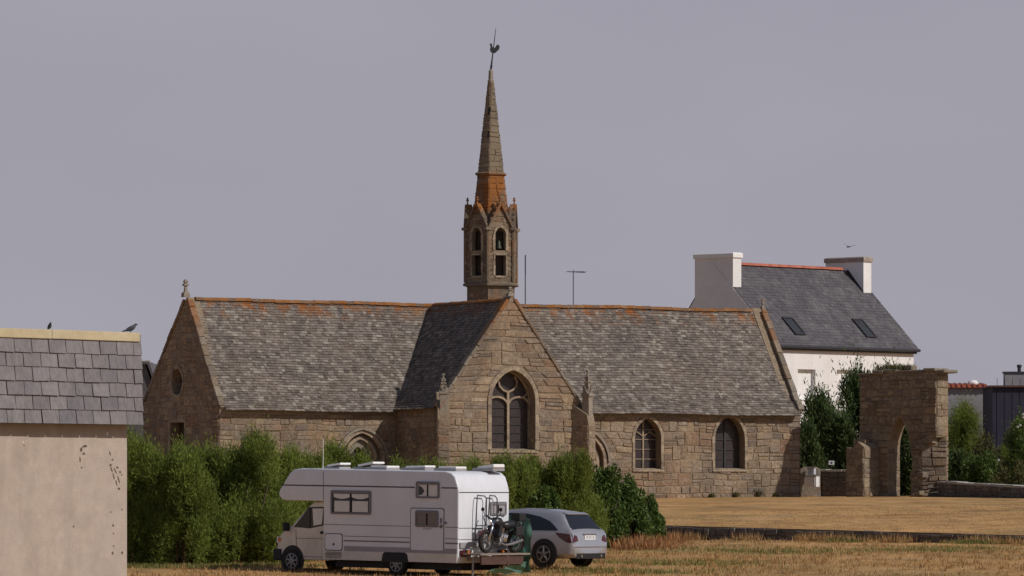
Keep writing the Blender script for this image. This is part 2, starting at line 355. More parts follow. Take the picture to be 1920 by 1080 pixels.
mat('olive_leaf', [(.085, .095, .03), (.12, .11, .035), (.10, .085, .03), (.07, .085, .03)], 'island', .8, 1.1, .4, transl=.2)
mat('bark', [(.07, .05, .035), (.11, .08, .055)], 'noise', .95, 6, .4, (), .5, 20)
mat('petal', [(.62, .60, .56)], 'noise', .8, 4, .1, transl=.2)
mat('field_stone', [(.10, .085, .075), (.16, .13, .105), (.13, .11, .10), (.20, .17, .14)], 'object', .95, 4, .45, [((.26, .25, .21), 5, .62, .06, (1, 1, 1), None, .5)], .6, 12)
mat('wall_cap', [(.36, .33, .29), (.44, .41, .36)], 'object', .9, 3, .3, (), .4, 14)
mat('box_grey', [(.52, .51, .53)], 'noise', .6, 2, .08)
mat('box_white', [(.70, .69, .68)], 'noise', .55, 2, .08)
mat('bird_dark', [(.035, .035, .042), (.09, .09, .1)], 'noise', .8, 9, .3)
mat('camper_white', [(.69, .70, .735), (.735, .745, .78)], 'noise', .38, .5, .07, [((.50, .46, .42), 1.2, .66, .1, (1, 1, .3), None, .3)], spec=.5, coat=.15, space='obj')
mat('camper_cream', [(.62, .58, .50), (.68, .64, .56)], 'noise', .45, .6, .1, [((.35, .30, .25), 1.6, .62, .12, (1, 1, .5), None, .45)], spec=.4, space='obj')
mat('camper_grey', [(.33, .31, .32)], 'noise', .5, 1, .12)
mat('seam', [(.06, .057, .062)], 'noise', .6, 4, .2)
mat('plastic_black', [(.022, .021, .023)], 'noise', .6, 5, .3)
mat('tyre', [(.018, .017, .017), (.03, .027, .025)], 'noise', .9, 9, .3)
mat('rim_grey', [(.26, .26, .27)], 'noise', .4, 6, .2, metal=.5)
mat('window_dark', [(.02, .02, .024)], 'noise', .08, 2, .1, spec=.6)
mat('window_tan', [(.17, .14, .11), (.21, .175, .14)], 'noise', .3, 1.2, .15, spec=.5)
mat('curtain', [(.70, .68, .63), (.78, .76, .71)], 'noise', .9, 3, .1)
mat('frame_grey', [(.20, .19, .20)], 'noise', .5, 3, .15)
mat('lamp_red', [(.07, .007, .008)], 'noise', .2, 4, .2, spec=.6, coat=.5)
mat('lamp_orange', [(.55, .16, .02)], 'noise', .25, 4, .2, spec=.6)
mat('lamp_clear', [(.62, .62, .60)], 'noise', .15, 4, .1, spec=.6)
mat('chrome', [(.75, .75, .76)], 'noise', .16, 5, .1, metal=1.)
mat('rack_brown', [(.075, .038, .030), (.10, .055, .042)], 'noise', .7, 4, .3)
mat('rack_steel', [(.33, .27, .22)], 'noise', .5, 5, .3, metal=.3)
mat('tube_grey', [(.30, .29, .29)], 'noise', .45, 5, .15, metal=.4)
mat('ladder_tube', [(.10, .095, .095)], 'noise', .45, 5, .15, metal=.3)
mat('moto_black', [(.025, .024, .027)], 'noise', .35, 5, .3, spec=.5)
mat('moto_red', [(.09, .018, .016)], 'noise', .35, 5, .2)
mat('tarp', [(.085, .20, .15), (.12, .25, .195)], 'noise', .7, 1.6, .25)
mat('silver_paint', [(.44, .43, .45), (.48, .47, .49)], 'noise', .34, .8, .05, [((.36, .32, .27), 2.0, .60, .15, (1, 1, 1), (.75, .35), .5)], metal=.55, spec=.5, coat=.6, space='obj')
mat('plate_white', [(.75, .74, .72)], 'noise', .5, 4, .05)
mat('ink', [(.03, .03, .035)], 'noise', .6, 4, .1)

# ------------------------------------------------------------------ ground
TA, TB = Vector((5.6, 196)), Vector((17.9, 186)); TD = (TB - TA).normalized(); TN = Vector((-TD.y, TD.x))
if TN.y < 0: TN = -TN
def lerp_tab(x, tab):
    if x <= tab[0][0]: return tab[0][1]
    for (a, b), (c, d) in zip(tab, tab[1:]):
        if x <= c: return b + (d - b) * (x - a) / (c - a)
    return tab[-1][1]
def z_low(x, y):
    z = lerp_tab(y, [(0, -2.6), (90, -2.5), (140, -2.36), (149, -2.28), (152.5, -2.17), (156, -2.09), (170, -1.95), (188, -1.66), (196, -1.60), (205, -1.60), (400, -3)])
    return z + .03 * math.sin(x * .9 + y * .37) * math.sin(y * .5 + x * .2)
def z_top(x, y):
    d = (Vector((x, y)) - TA).dot(TN); e = (Vector((x, y)) - TA).dot(TD)
    z0 = -1.08 - .0185 * max(-20, min(30, e))
    f = max(0, min(1, d / 52)); f = f * (1.35 - .35 * f)
    z = z0 + (-.02 - z0) * f + .025 * math.sin(x * .7 + y * .3) * math.sin(y * .45) * min(1, d)
    return z - max(0, d - 75) * .012
def sheet(name, xs, ys, zf, m, ptf=None, **tags):
    mb = MB(); nx = len(xs)
    mb.add([Vector((*(ptf(x, y) if ptf else (x, y)), 0)) for y in ys for x in xs], [(j * nx + i, j * nx + i + 1, (j + 1) * nx + i + 1, (j + 1) * nx + i) for j in range(len(ys) - 1) for i in range(nx - 1)])
    for v in mb.v: v.z = zf(v.x, v.y)
    return mb.build(name, m, smooth=True, fix=False, **tags)
xs = [-3000, -400, -120, -60] + [-40 + i * 1.6 for i in range(51)] + [60, 120, 400, 3000]
sheet('ground', xs, [-60, 0, 40, 70, 90, 100, 110, 120] + [125 + i * 1.2 for i in range(70)] + [230, 300, 600], z_low, 'dry_ground', kind='structure')
es = [-3000, -400, -120, -60] + [-40 + i * 1.5 for i in range(61)] + [80, 150, 400, 3000]
ds = [.0, .2] + [1 + i * 1.5 for i in range(60)] + [120, 200, 400, 900, 2500]
sheet('terrace_field', es, ds, z_top, 'dry_ground', lambda e, d: tuple(TA + TD * e + TN * d), kind='structure')
def gz(x, y):
    d = (Vector((x, y)) - TA).dot(TN); return z_top(x, y) if d > 0 else z_low(x, y)

# ------------------------------------------------------------------ church
TH = R(27.5); U = Vector((math.cos(TH), math.sin(TH), 0)); N = Vector((math.sin(TH), -math.cos(TH), 0))
O = Vector((-13.2, 240, 0)); LEN = 30.35; W = 3.53; EAVE = 4.08; RIDGE = 8.95; TP = (RIDGE - EAVE) / W
TC, Q = 12.46, 4.55; WN = 4.95
def C(t, q, z=0.): return O + U * t + N * q + UP * z
church = thing('church', 'old stone chapel with a mottled slate roof and a slender spire', 'church', C(LEN / 2, -W, -.2))
BASE = -.9
POOL = []         # (score, verts, wall part)
def hidden_row(px):
    return lerp_tab(px, [(240, 815), (330, 835), (410, 832), (480, 812), (560, 845), (625, 832), (700, 858), (930, 862), (1000, 855), (1070, 850), (1130, 880), (1170, 895), (1240, 940), (1245, 2000)])
def pool(blocks, wall, w=1.):
    for vs in blocks:
        c = sum(vs, Vector()) / 8; px, py = CX + F * c.x / c.y, HOR - F * c.z / c.y
        e1, e2 = vs[5] - vs[4], vs[7] - vs[4]; nn = e1.cross(e2); vis = max(0., -nn.dot(c.normalized()) if nn.dot(c) < 0 else 0.)
        if py > hidden_row(px): vis *= .05
        POOL.append((vis * w, vs, wall))
def wall(name, fr, outer, holes, thick=.6):
    mb = MB(); mb.plate(outer, [h.outline() for h in holes], fr, 0., -thick); return mb.build(name, 'mortar', church, True)
gable = lambda c, top=RIDGE + .12: (lambda v: c - min(W, max(.04, (top - v) / TP)), lambda v: c + min(W, max(.04, (top - v) / TP)))
def window(fr, ar, depth, sw=.17, sub=None):
    """glazed opening: surround, glass, glazing bars; returns the window part"""
    g = MB(); g.plate(ar.outline(), [], fr, -depth, -depth - .04); win = g.build('window', 'church_glass', church, True)
    ring(fr, dense(ar.outline(14), .2), sw, -.03, .05, 2).build('surround', 'dressed_stone', win, True)
    return win
fs = Frame(C(0, 0), U, N)                                           # south wall
# opening sizes are read off the photograph on the wall plane itself
def arch_at(fr, xl, xr, ysill, yspring, yapex):
    a, b = fr.uv(xl, ysill)[0], fr.uv(xr, ysill)[0]; c = (a + b) / 2; xm = (xl + xr) / 2
    return Arch(c, (b - a) / 2, fr.uv(xm, ysill)[1], fr.uv(xm, yspring)[1], fr.uv(xm, yapex)[1])
wA = arch_at(fs, 1190, 1239, 879, 822, 784); wB = arch_at(fs, 1340, 1396, 879, 824, 779)
dL = arch_at(fs, 641, 715, 935, 862, 812); dR = arch_at(fs, 1058, 1131, 935, 866, 812)
tl, tr = TC - W, TC + W
sl = wall('nave_wall', fs, [(0, BASE), (tl, BASE), (tl, EAVE), (0, EAVE)], [dL])
sr = wall('nave_wall', fs, [(tr, BASE), (LEN, BASE), (LEN, EAVE), (tr, EAVE)], [wA, wB] + ([dR] if dR.c - dR.a > tr + .05 else []))
pool(lay(fs, BASE, EAVE - .12, lambda v: .02, lambda v: tl, [dL.span(.16)], (.26, .48), (.4, 1.0)), sl)
pool(lay(fs, BASE, EAVE - .12, lambda v: tr, lambda v: LEN - .02, [wA.span(.15), wB.span(.15), dR.span(.2)], (.18, .40), (.26, .8)), sr)
for ar, n in ((wA, 1), (wB, 0)):
    w_ = window(fs, ar, .5, .14)
    mb = MB(); fs.bar(mb, [(ar.c, ar.v0), (ar.c, ar.v2)], .07, -.5, -.44)
    for q in range(1, 5): fs.bar(mb, [(ar.c - ar.a, ar.v0 + q * .46), (ar.c + ar.a, ar.v0 + q * .46)], .035, -.5, -.455)
    if n:
        fs.bar(mb, [(ar.c - ar.a, ar.v1 + .1), (ar.c - ar.a * .5, ar.v1 + .32), (ar.c, ar.v1 + .1), (ar.c + ar.a * .5, ar.v1 + .32), (ar.c + ar.a, ar.v1 + .1)], .06, -.5, -.43)
    mb.build('tracery', 'dressed_stone' if n else 'lead', w_, True)
    mb = MB(); mb.prism([fs(ar.c - ar.a - .12, ar.v0 - .13, -.3), fs(ar.c - ar.a - .12, ar.v0 - .13, .09), fs(ar.c - ar.a - .12, ar.v0 - .04, .09), fs(ar.c - ar.a - .12, ar.v0 + .03, -.3)], U * (2 * ar.a + .24))
    mb.build('sill', 'dressed_stone', w_, True)
def portal(ar, inner, name='door'):
    d = MB(); d.plate(inner.outline(), [], fs, -.5, -.56); dd = d.build(name, 'old_wood', church, True)
    m = MB(); m.plate(ar.outline(), [inner.outline()], fs, -.28, -.5); m.build('door_recess', 'grey_granite', dd, True)
    m = MB(); m.plate(Arch(ar.c, ar.a * .86, ar.v0, ar.v1 - .02, ar.v2 - .14).outline(), [Arch(ar.c, ar.a * .72, ar.v0, ar.v1 - .04, ar.v2 - .28).outline()], fs, -.12, -.3); m.build('archivolt', 'dressed_stone', dd, True)
    ring(fs, dense(ar.outline(12), .25), .16, -.02, .07, 2).build('surround', 'dressed_stone', dd, True)
    m = MB(); o = Arch(ar.c, ar.a + .26, ar.v1, ar.v1 + .01, ar.v2 + .2).outline(12); fs.bar(m, o[1:-1], .1, .0, .16); m.build('hood_mould', 'grey_granite', dd, True)
portal(dL, Arch(dL.c - .05, dL.a * .52, dL.v0, dL.v1 - .3, dL.v2 - .62)); portal(dR, Arch(dR.c, dR.a * .6, dR.v0, dR.v1 - .1, dR.v2 - .4))
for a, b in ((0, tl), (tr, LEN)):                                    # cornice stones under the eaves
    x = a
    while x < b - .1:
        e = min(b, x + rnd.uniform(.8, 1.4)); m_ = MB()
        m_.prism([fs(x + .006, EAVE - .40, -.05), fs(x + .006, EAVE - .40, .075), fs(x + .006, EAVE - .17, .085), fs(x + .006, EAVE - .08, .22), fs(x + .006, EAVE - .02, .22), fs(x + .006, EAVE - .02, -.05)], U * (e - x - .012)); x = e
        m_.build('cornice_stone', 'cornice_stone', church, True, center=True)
# west gable
fw = Frame(C(0, -2 * W), N, -U); wl0 = W - WN; glw = lambda v: W - min(WN, max(.04, (RIDGE + .12 - v) * WN / (RIDGE - EAVE)))
ov = Oval(*(lambda a: a)((fw.uv(333, 716)[0], fw.uv(333, 716)[1], .62, .60))); wd = Rect(fw.uv(320, 800)[0], fw.uv(347, 800)[0], BASE, fw.uv(333, 792)[1])
gl, gr = gable(W)
ww = wall('west_gable', fw, [(wl0, BASE), (2 * W, BASE), (2 * W, EAVE), (W, RIDGE + .1), (wl0, EAVE)], [ov, wd])
pool(lay(fw, BASE, RIDGE, glw, gr, [ov.span(.14), wd.span(.14)], (.22, .36), (.35, .8)), ww)
g = MB(); g.plate(ov.outline(), [], fw, -.42, -.47); w_ = g.build('window', 'church_glass', church, True, label='small round west window')
ring(fw, dense(ov.outline(24) + [ov.outline(24)[0]], .2), .16, -.03, .05, 2).build('surround', 'dressed_stone', w_, True)
g = MB(); g.plate(wd.outline(), [], fw, -.42, -.5); w_ = g.build('door', 'old_wood', church, True)
ring(fw, dense(wd.outline(), .32), .17, -.03, .05, 1).build('surround', 'dressed_stone', w_, True)
# transept
ft = Frame(C(tl, Q), U, N)
big = arch_at(ft, 921, 1003, 843, 752, 694)
tg = wall('transept_gable', ft, [(0, BASE), (2 * W, BASE), (2 * W, EAVE), (W, RIDGE + .1), (0, EAVE)], [big], .7)
pool(lay(ft, BASE, RIDGE + .02, gl, gr, [big.span(.2)], (.22, .46), (.35, 1.2), (.01, .05)), tg)
w_ = window(ft, big, .62, .2)
mb = MB(); D0, D1 = -.6, -.47; bc, ba, bv1 = big.c, big.a, big.v1
ft.bar(mb, [(bc, big.v0), (bc, bv1 + .42)], .11, D0, D1)
for s in (-1, 1):
    lc = bc + s * ba * .5
    ft.bar(mb, [(lc + ba * .5 * math.cos(t), bv1 - .22 + .42 * math.sin(t)) for t in [math.pi * i / 10 for i in range(11)]], .09, D0, D1 - .01)
    ft.bar(mb, [(bc + s * .02, bv1 + .42), (bc + s * ba * .2, bv1 + .50), (bc + s * ba * .38, bv1 + .68), (bc + s * ba * .42, bv1 + .9), (bc + s * ba * .30, bv1 + 1.12)], .08, D0, D1 - .02)
    ft.bar(mb, [(bc + s * ba * .92, bv1 + .55), (bc + s * ba * .86, bv1 + .3), (bc + s * ba * .66, bv1 + .18)], .07, D0, D1 - .015)
    ft.bar(mb, [(bc + s * (ba - .04), big.v0), (bc + s * (ba - .04), bv1)], .08, D0, D1 - .02)
ft.bar(mb, [(x, y) for x, y in Arch(bc, ba - .04, bv1, bv1 + .01, big.v2 - .04).outline(10)[1:-1]], .08, D0, D1 - .025)
mb.build('tracery', 'dressed_stone', w_, True)
mb = MB()
for q in range(1, 6):
    for s in (-1, 1): ft.bar(mb, [(bc + s * .07, big.v0 + q * .38), (bc + s * (ba - .07), big.v0 + q * .38)], .022, D0, D0 + .03)
mb.build('glazing_bars', 'lead', w_, True)
mb = MB(); mb.prism([ft(bc - ba - .1, big.v0 - .14, -.5), ft(bc - ba - .1, big.v0 - .14, .08), ft(bc - ba - .1, big.v0 - .05, .08), ft(bc - ba - .1, big.v0 + .05, -.5)], U * (2 * ba + .2)); mb.build('sill', 'dressed_stone', w_, True)
ftw = Frame(C(tl, 0), N, -U); tw = wall('transept_side_wall', ftw, [(0, BASE), (Q, BASE), (Q, EAVE), (0, EAVE)], [])
pool(lay(ftw, BASE, EAVE - .05, lambda v: .03, lambda v: Q - .02, (), (.22, .36), (.35, .8)), tw)
fte = Frame(C(tr, Q), -N, U); te = wall('transept_side_wall', fte, [(0, BASE), (Q, BASE), (Q, EAVE), (0, EAVE)], [])
pool(lay(fte, BASE, EAVE - .05, lambda v: .03, lambda v: Q - .02, (), (.22, .36), (.35, .8)), te, 0)
fe = Frame(C(LEN, 0), -N, U); we = wall('east_gable', fe, [(0, BASE), (W + WN, BASE), (W + WN, EAVE), (W, RIDGE + .1), (0, EAVE)], [])
pool(lay(fe, BASE, RIDGE, gl, lambda v: 2 * W - glw(v), (), (.24, .36), (.35, .8)), we, 0)
fn_ = Frame(C(LEN, -W - WN), -U, -N); wall('nave_wall', fn_, [(0, BASE), (LEN, BASE), (LEN, EAVE), (0, EAVE)], [])
# roofs
SL = math.hypot(W, RIDGE - EAVE); SX, SZ = W / SL, (RIDGE - EAVE) / SL; OVH = .30
def deck(name, pts, off=.0):
    mb = MB(); mb.loft([[p for p in ring_] for ring_ in pts]); return mb
roof = MB()
roof.loft([[C(t, .0, EAVE - .10), C(t, -W, RIDGE - .10), C(t, -W - WN - .2, EAVE - .05), C(t, -W - WN - .2, EAVE - .13), C(t, -W, RIDGE - .28), C(t, .0, EAVE - .2)] for t in (.25, LEN - .25)])
roof = roof.build('nave_roof', 'roof_deck', church, True)
tro = MB(); tro.loft([[C(TC - W, q, EAVE - .10), C(TC, q, RIDGE - .10), C(TC + W, q, EAVE - .10), C(TC + W, q, EAVE - .2), C(TC, q, RIDGE - .28), C(TC - W, q, EAVE - .2)] for q in (-W + .1, Q - .25)])
tro = tro.build('transept_roof', 'roof_deck', church, True)
KICK = 5.35
def prof(s):      # distance down the slope -> horizontal run, drop (the eaves sweep out a little)
    if s <= KICK: return s * SX, s * SZ, (SX, SZ)
    e = s - KICK; cx, cz = SX * .78 + .20, SZ * .78; h = math.hypot(cx, cz); return KICK * SX + e * cx / h, KICK * SZ + e * cz / h, (cx / h, cz / h)
def nave_pt(s, t):
    x, z, d = prof(s); sag = .05 * math.sin(t * .33 + 1) + .03 * math.sin(t * .9) - .02
    return C(t, -W + x, RIDGE - z + sag * .6), N * d[1] + UP * d[0], d
def west_pt(s, q):
    x, z, d = prof(s); return C(TC - x, q, RIDGE - z), -U * d[1] + UP * d[0], d
def east_pt(s, q):
    x, z, d = prof(s); return C(TC + x, q, RIDGE - z), U * d[1] + UP * d[0], d
EX = .15; NR = int((SL + .46) / EX)
mb = MB(); sr_ = random.Random(5)
slates(mb, nave_pt, NR, EX, (.12, .31), lambda s: .20, lambda s: TC - prof(s)[0] + .03, sd=sr_)
slates(mb, nave_pt, NR, EX, (.12, .31), lambda s: TC + prof(s)[0] - .03, lambda s: LEN - .20, sd=sr_)
mb.build('slates', 'old_slate', roof, True, fix=False, kind='stuff')
mb = MB(); vall = lambda s: -W + prof(s)[0] - .03
slates(mb, west_pt, NR - 1, EX, (.12, .31), vall, lambda s: Q - .26, sd=sr_)
slates(mb, east_pt, NR - 1, EX * 1.0, (.12, .31), vall, lambda s: Q - .26, sd=sr_)
mb.build('slates', 'old_slate', tro, True, fix=False, kind='stuff')
rt = MB(); rt.loft([[Vector((x, .17 * math.cos(a) * 1.05, .15 * math.sin(a))) for a in [math.pi * k / 5 for k in range(6)]] for x in (-.2, .2)]); rt.v = [v.copy() for v in rt.v]
rtm = bpy.data.meshes.new('ridge_tile'); rtm.from_pydata([tuple(v) for v in rt.v], [], rt.f); rtm.materials.append(MATS['ridge_lichen'])
def ridge_tiles(a, b, par, step=.4, msh=rtm, lift=0.):
    d = (b - a); n = int(d.length / step); d.normalize(); rot = Matrix((d, UP.cross(d), UP)).transposed().to_4x4()
    for i in range(n):
        o = link('ridge_tile', msh, None, par); p = a + d * (i + .5) * step
        s = (p - O).dot(U); z = .6 * (.05 * math.sin(s * .33 + 1) + .03 * math.sin(s * .9) - .02) + lift
        o.matrix_local = Matrix.Translation(p + UP * (z - .05 + rnd.uniform(-.012, .012))) @ rot @ Matrix.Rotation(rnd.uniform(-.03, .03), 4, 'Y')
ridge_tiles(C(.4, -W, RIDGE), C(14.5, -W, RIDGE), roof); ridge_tiles(C(16.9, -W, RIDGE), C(LEN - .35, -W, RIDGE), roof)
ridge_tiles(C(TC, Q - .4, RIDGE), C(TC, -W + .3, RIDGE), tro)
# raking copings, kneelers and finials
def rake(fr, par, thick, out, wdt, sides=(1, 1)):
    """coping stones up both sides of a gable; fr origin at the gable's left foot"""
    for s, wide in ((-1, sides[0]), (1, sides[1])):
        RW_ = WN if wide == 2 else W; SL = math.hypot(RW_, RIDGE - EAVE); SX, SZ = RW_ / SL, (RIDGE - EAVE) / SL; x = -.12
        while x < SL - .25:
            ln = rnd.uniform(.45, .8); e = min(SL - .12, x + ln); th = thick * rnd.uniform(.85, 1.2); d1 = out + rnd.uniform(0, .035)
            q = []
            for (a, h) in ((x + .008, -.02), (e - .008, -.02), (e - .008, th), (x + .008, th)):
                hu = RW_ + .06 - a * SX + h * SZ; q.append((W + s * hu, EAVE + .02 + a * SZ + h * SX))
            m = MB(); m.prism([fr(u_, v_, d1) for u_, v_ in q], -fr.N * wdt); m.build('coping_stone', 'coping', par, True, bevel=.02, seg=1, center=True); x = e
rake(ft, tg, .13, .07, .42); rake(fw, ww, .15, .06, .30, (2, 1)); rake(fe, we, .17, .06, .30, (1, 2))
def finial(p, h, w, par, cross=False, m='grey_granite', name='finial', rot=TH):
    mb = MB(); M3 = Matrix.Rotation(rot, 3, 'Z')
    def sq(z, r, k=1.): return [p + M3 @ Vector((x * r, y * r * k, z)) for x, y in ((-1, -1), (1, -1), (1, 1), (-1, 1))]
    mb.loft([sq(-.1, w), sq(.12 * h, w * .9), sq(.2 * h, w * .45), sq(.55 * h, w * .32), sq(.58 * h, w * .75), sq(.68 * h, w * .75), sq(.72 * h, w * .35), sq(.80 * h, w * .55), sq(.9 * h, w * .5), sq(h, w * .08)])
    if cross:
        mb.box(p + UP * (h * 1.05), (.07, .07, h * .75), M3); mb.box(p + UP * (h * 1.12), (h * .55, .07, .07), M3)
    return mb.build(name, m, par, True)
finial(C(-.05, -W, RIDGE + .22), .72, .16, ww); finial(C(LEN, -W, RIDGE + .12), .32, .1, we, True, name='cross_finial'); finial(C(TC, Q - .1, RIDGE + .2), .34, .15, tg)
# diagonal buttresses with pinnacles
def buttress(corner, dirv, wdt, proj, zt, zp):
    d = Vector(dirv).normalized(); s = Vector((-d.y, d.x, 0)); c = Vector(corner)
    mb = MB()
    def ringp(z, p): return [c - d * .5 - s * wdt / 2 + UP * z, c + d * p - s * wdt / 2 + UP * z, c + d * p + s * wdt / 2 + UP * z, c - d * .5 + s * wdt / 2 + UP * z]
    mb.loft([ringp(BASE, proj + .12), ringp(1.5, proj + .12), ringp(1.62, proj), ringp(zt - .5, proj)])
    mb.prism([c - d * .5 - s * wdt / 2 + UP * (zt - .5), c + d * proj - s * wdt / 2 + UP * (zt - .5), c + d * (proj - .1) - s * wdt / 2 + UP * zt, c - d * .5 - s * wdt / 2 + UP * (zt + .75)], s * wdt)
    b = mb.build('buttress', 'mortar', church, True)
    for fr, ln in ((Frame(c + d * .0 - s * wdt / 2, d, -s), proj), (Frame(c + d * proj - s * wdt / 2, s, d), wdt), (Frame(c + d * proj + s * wdt / 2, -d, s), proj)):
        pool(lay(fr, BASE, zt - .5, lambda v: .01, lambda v, l=ln: l - .01, (), (.25, .4), (.3, .6), (.012, .03)), b, .6)
    pc = c + d * (proj - wdt * .42); M3 = Matrix.Rotation(math.atan2(d.y, d.x), 3, 'Z'); r = wdt * .30; h = zp - zt
    def sq(z, r_): return [pc + M3 @ Vector((x * r_, y * r_, 0)) + UP * (zt + z) for x, y in ((-1, -1), (1, -1), (1, 1), (-1, 1))]
    mb = MB(); mb.loft([sq(-.52, r * 1.15), sq(-.42, r * 1.15), sq(-.36, r), sq(h * .40, r), sq(h * .42, r * 1.25), sq(h * .47, r * 1.25), sq(h * .5, r * .8), sq(h * .94, r * .14), sq(h * .95, r * .38), sq(h * .985, r * .38), sq(h, .02)])
    for k in range(4):        # gablets and crockets
        a = math.pi / 2 * k; o = M3 @ Vector((math.cos(a), math.sin(a), 0)); x = M3 @ Vector((-math.sin(a), math.cos(a), 0))
        mb.prism([pc + o * r * 1.22 + x * r * 1.1 + UP * (zt + h * .40), pc + o * r * 1.22 - x * r * 1.1 + UP * (zt + h * .40), pc + o * r * 1.22 + UP * (zt + h * .60)], -o * r * .6)
        for z in (.62, .72, .82):
            rr = r * .8 * (1 - (z - .5) / .46) + .02; oo = M3 @ Vector((math.cos(a + math.pi / 4), math.sin(a + math.pi / 4), 0)); mb.box(pc + oo * (rr * 1.25) + UP * (zt + h * z), (.09, .09, .1), M3)
    mb.build('pinnacle', 'grey_granite', b, True)
    return b
buttress(C(tl + .1, Q - .05), -U * .40 + N * .92, .54, .72, 3.95, 5.5); buttress(C(tr - .12, Q - .05), U * .5 + N * .87, .58, .82, 3.7, 5.75)
# tower and spire
tcen = C(15.6, -W); PH0 = R(24)
def hx(k, r, z, off=0.): a = PH0 + R(60 * k - 30 + off); return tcen + Vector((math.sin(a), -math.cos(a), 0)) * r + UP * z
ZA, ZB, ZG = 9.90, 12.50, 13.45; RT = 1.27
mb = MB(); mb.loft([[hx(k, r, z) for k in range(6)] for r, z in ((RT - .05, 7.2), (RT - .05, ZA - .1), (RT + .16, ZA - .06), (RT + .16, ZA + .02), (RT + .02, ZA + .12))])
tower = mb.build('tower', 'tower_stone', church, True)
mb = MB()
for k in range(6): mb.loft([[hx(k, RT * a, z) for k in (k, k + 1)] + [hx(k, RT * .72 * a / a, z) for k in (k + 1, k)] for a, z in ((1.0, ZA + .1), (1.0, ZA + .30))])
mb.build('parapet', 'tower_stone', tower, True)
FWD = RT                                                   # hexagon: face width equals radius
for k in range(6):
    a0, a1 = hx(k, RT, ZA + .3), hx(k + 1, RT, ZA + .3); u_ = (a1 - a0).normalized(); n_ = Vector((u_.y, -u_.x, 0)); fr = Frame(a0, u_, n_); c = FWD / 2
    H = ZB - ZA - .3
    up_ = Arch(c, .27, 1.28, 2.02, 2.36); lo = Rect(c - .27, c + .27, .1, 1.06)
    mbp = MB(); mbp.plate([(0, 0), (FWD, 0), (FWD, H), (c, H + 1.08), (0, H)], [up_.outline(), lo.outline()], fr, 0., -.26)
    face = mbp.build('belfry_wall', 'mortar', church, True)
    kk = lambda v: min(c, max(.03, (H + 1.08 - v) * c / 1.08))
    pool(lay(fr, .0, H + 1.0, lambda v: c - kk(v), lambda v: c + kk(v), [up_.span(.09), lo.span(.08)], (.17, .30), (.2, .5), (.01, .03)), face, 1.)
    ring(fr, dense(up_.outline(8), .2), .11, -.02, .05, 2).build('surround', 'dressed_stone', face, True)
    ring(fr, dense(lo.outline() + [lo.outline()[0]], .25), .09, -.02, .045, 1).build('surround', 'dressed_stone', face, True)
    mb = MB()
    for s in (-1, 1): fr.bar(mb, [(c + s * (c + .05), H - .06), (c + s * .03, H + 1.16)], .11, -.2, .12)
    for z in (.35, .6, .85):
        for s in (-1, 1): mb.box(fr(c + s * (c * (1.06 - z / 1.12)), H + z + .1, .05), (.1, .1, .12))
    mb.build('gable_moulding', 'tower_stone', face, True)
    finial(fr(c, H + 1.1, .0), .42, .085, face, m='tower_stone', rot=math.atan2(u_.y, u_.x))
    mb = MB(); mb.tube([hx(k, RT + .03, ZA + .1), hx(k, RT + .03, ZB - .05)], .085, 6); mb.box(hx(k, RT + .04, ZB), (.26, .26, .13), Matrix.Rotation(math.atan2(u_.y, u_.x), 3, 'Z')); mb.build('corner_shaft', 'tower_stone', tower, True)
mb = MB(); mb.loft([[hx(k, .80, z) for k in range(6)] for z in (ZA, ZB + .2)]); mb.build('dark_core', 'tower_dark', tower, True)  # added core, coloured dark so the belfry openings look shaded inside
mb = MB(); mb.lathe(hx(0, .90, 11.55, 30), (0, 0, 1), [(.17, 0), (.15, .06), (.11, .2), (.09, .34), (.03, .42)], 14); mb.build('bell', 'bronze', tower, True, smooth=True)
def sr_r(z): return .985 - (z - ZB) * .1195
mb = MB(); mb.loft([[hx(k, sr_r(z) - .02, z) for k in range(6)] for z in (ZB - .1, 19.6)]); spire = mb.build('spire', 'tower_stone', church, True)
for k in range(6):
    z0, z1 = ZB + .0, 19.45; a0, a1, b0, b1 = hx(k, sr_r(z0), z0), hx(k + 1, sr_r(z0), z0), hx(k, sr_r(z1), z1), hx(k + 1, sr_r(z1), z1)
    m0, m1 = (a0 + a1) / 2, (b0 + b1) / 2; u_ = (a1 - a0).normalized(); V_ = (m1 - m0).normalized(); n_ = u_.cross(V_); fr = Frame(m0, u_, n_, V_); hh = (m1 - m0).length; ha, hb = (a1 - a0).length / 2, (b1 - b0).length / 2
    ed = lambda v: ha + (hb - ha) * v / hh
    pool(lay(fr, 0, hh, lambda v: -ed(v), lambda v: ed(v), (), (.2, .36), (.28, .6), (.004, .022), .007), spire, .9)
    if k == 5:
        for z in (16.95, 18.05):
            v = (z - z0) / V_.z; uu = ed(v) * .72; mm = MB(); mm.plate([(uu - .055, v - .16), (uu + .055, v - .16), (uu + .055, v + .12), (uu, v + .2), (uu - .055, v + .12)], [], fr, .0, .03); mm.build('vent_slit', 'plastic_black', spire, True)
mb = MB(); mb.loft([[hx(k, r, z) for k in range(6)] for r, z in ((.66, 15.0), (.80, 15.06), (.80, 15.14), (.66, 15.2))]); mb.build('string_course', 'tower_stone', spire, True)
mb = MB(); mb.loft([[hx(k, r, z) for k in range(6)] for r, z in ((.15, 19.4), (.17, 19.5), (.13, 19.55), (.11, 19.95), (.03, 20.05))]); mb.build('spire_cap', 'grey_granite', spire, True)
top = tcen + UP * 20.0; lean = Vector((.12, 0, 1))
mb = MB(); mb.tube([top, top + lean * .55, top + lean * 1.95], [.05, .03, .012], 8); mb.lathe(top + lean * .12, lean, [(.02, 0), (.07, .05), (.02, .1)], 10)
vane = mb.build('weathervane', 'iron', church, True)
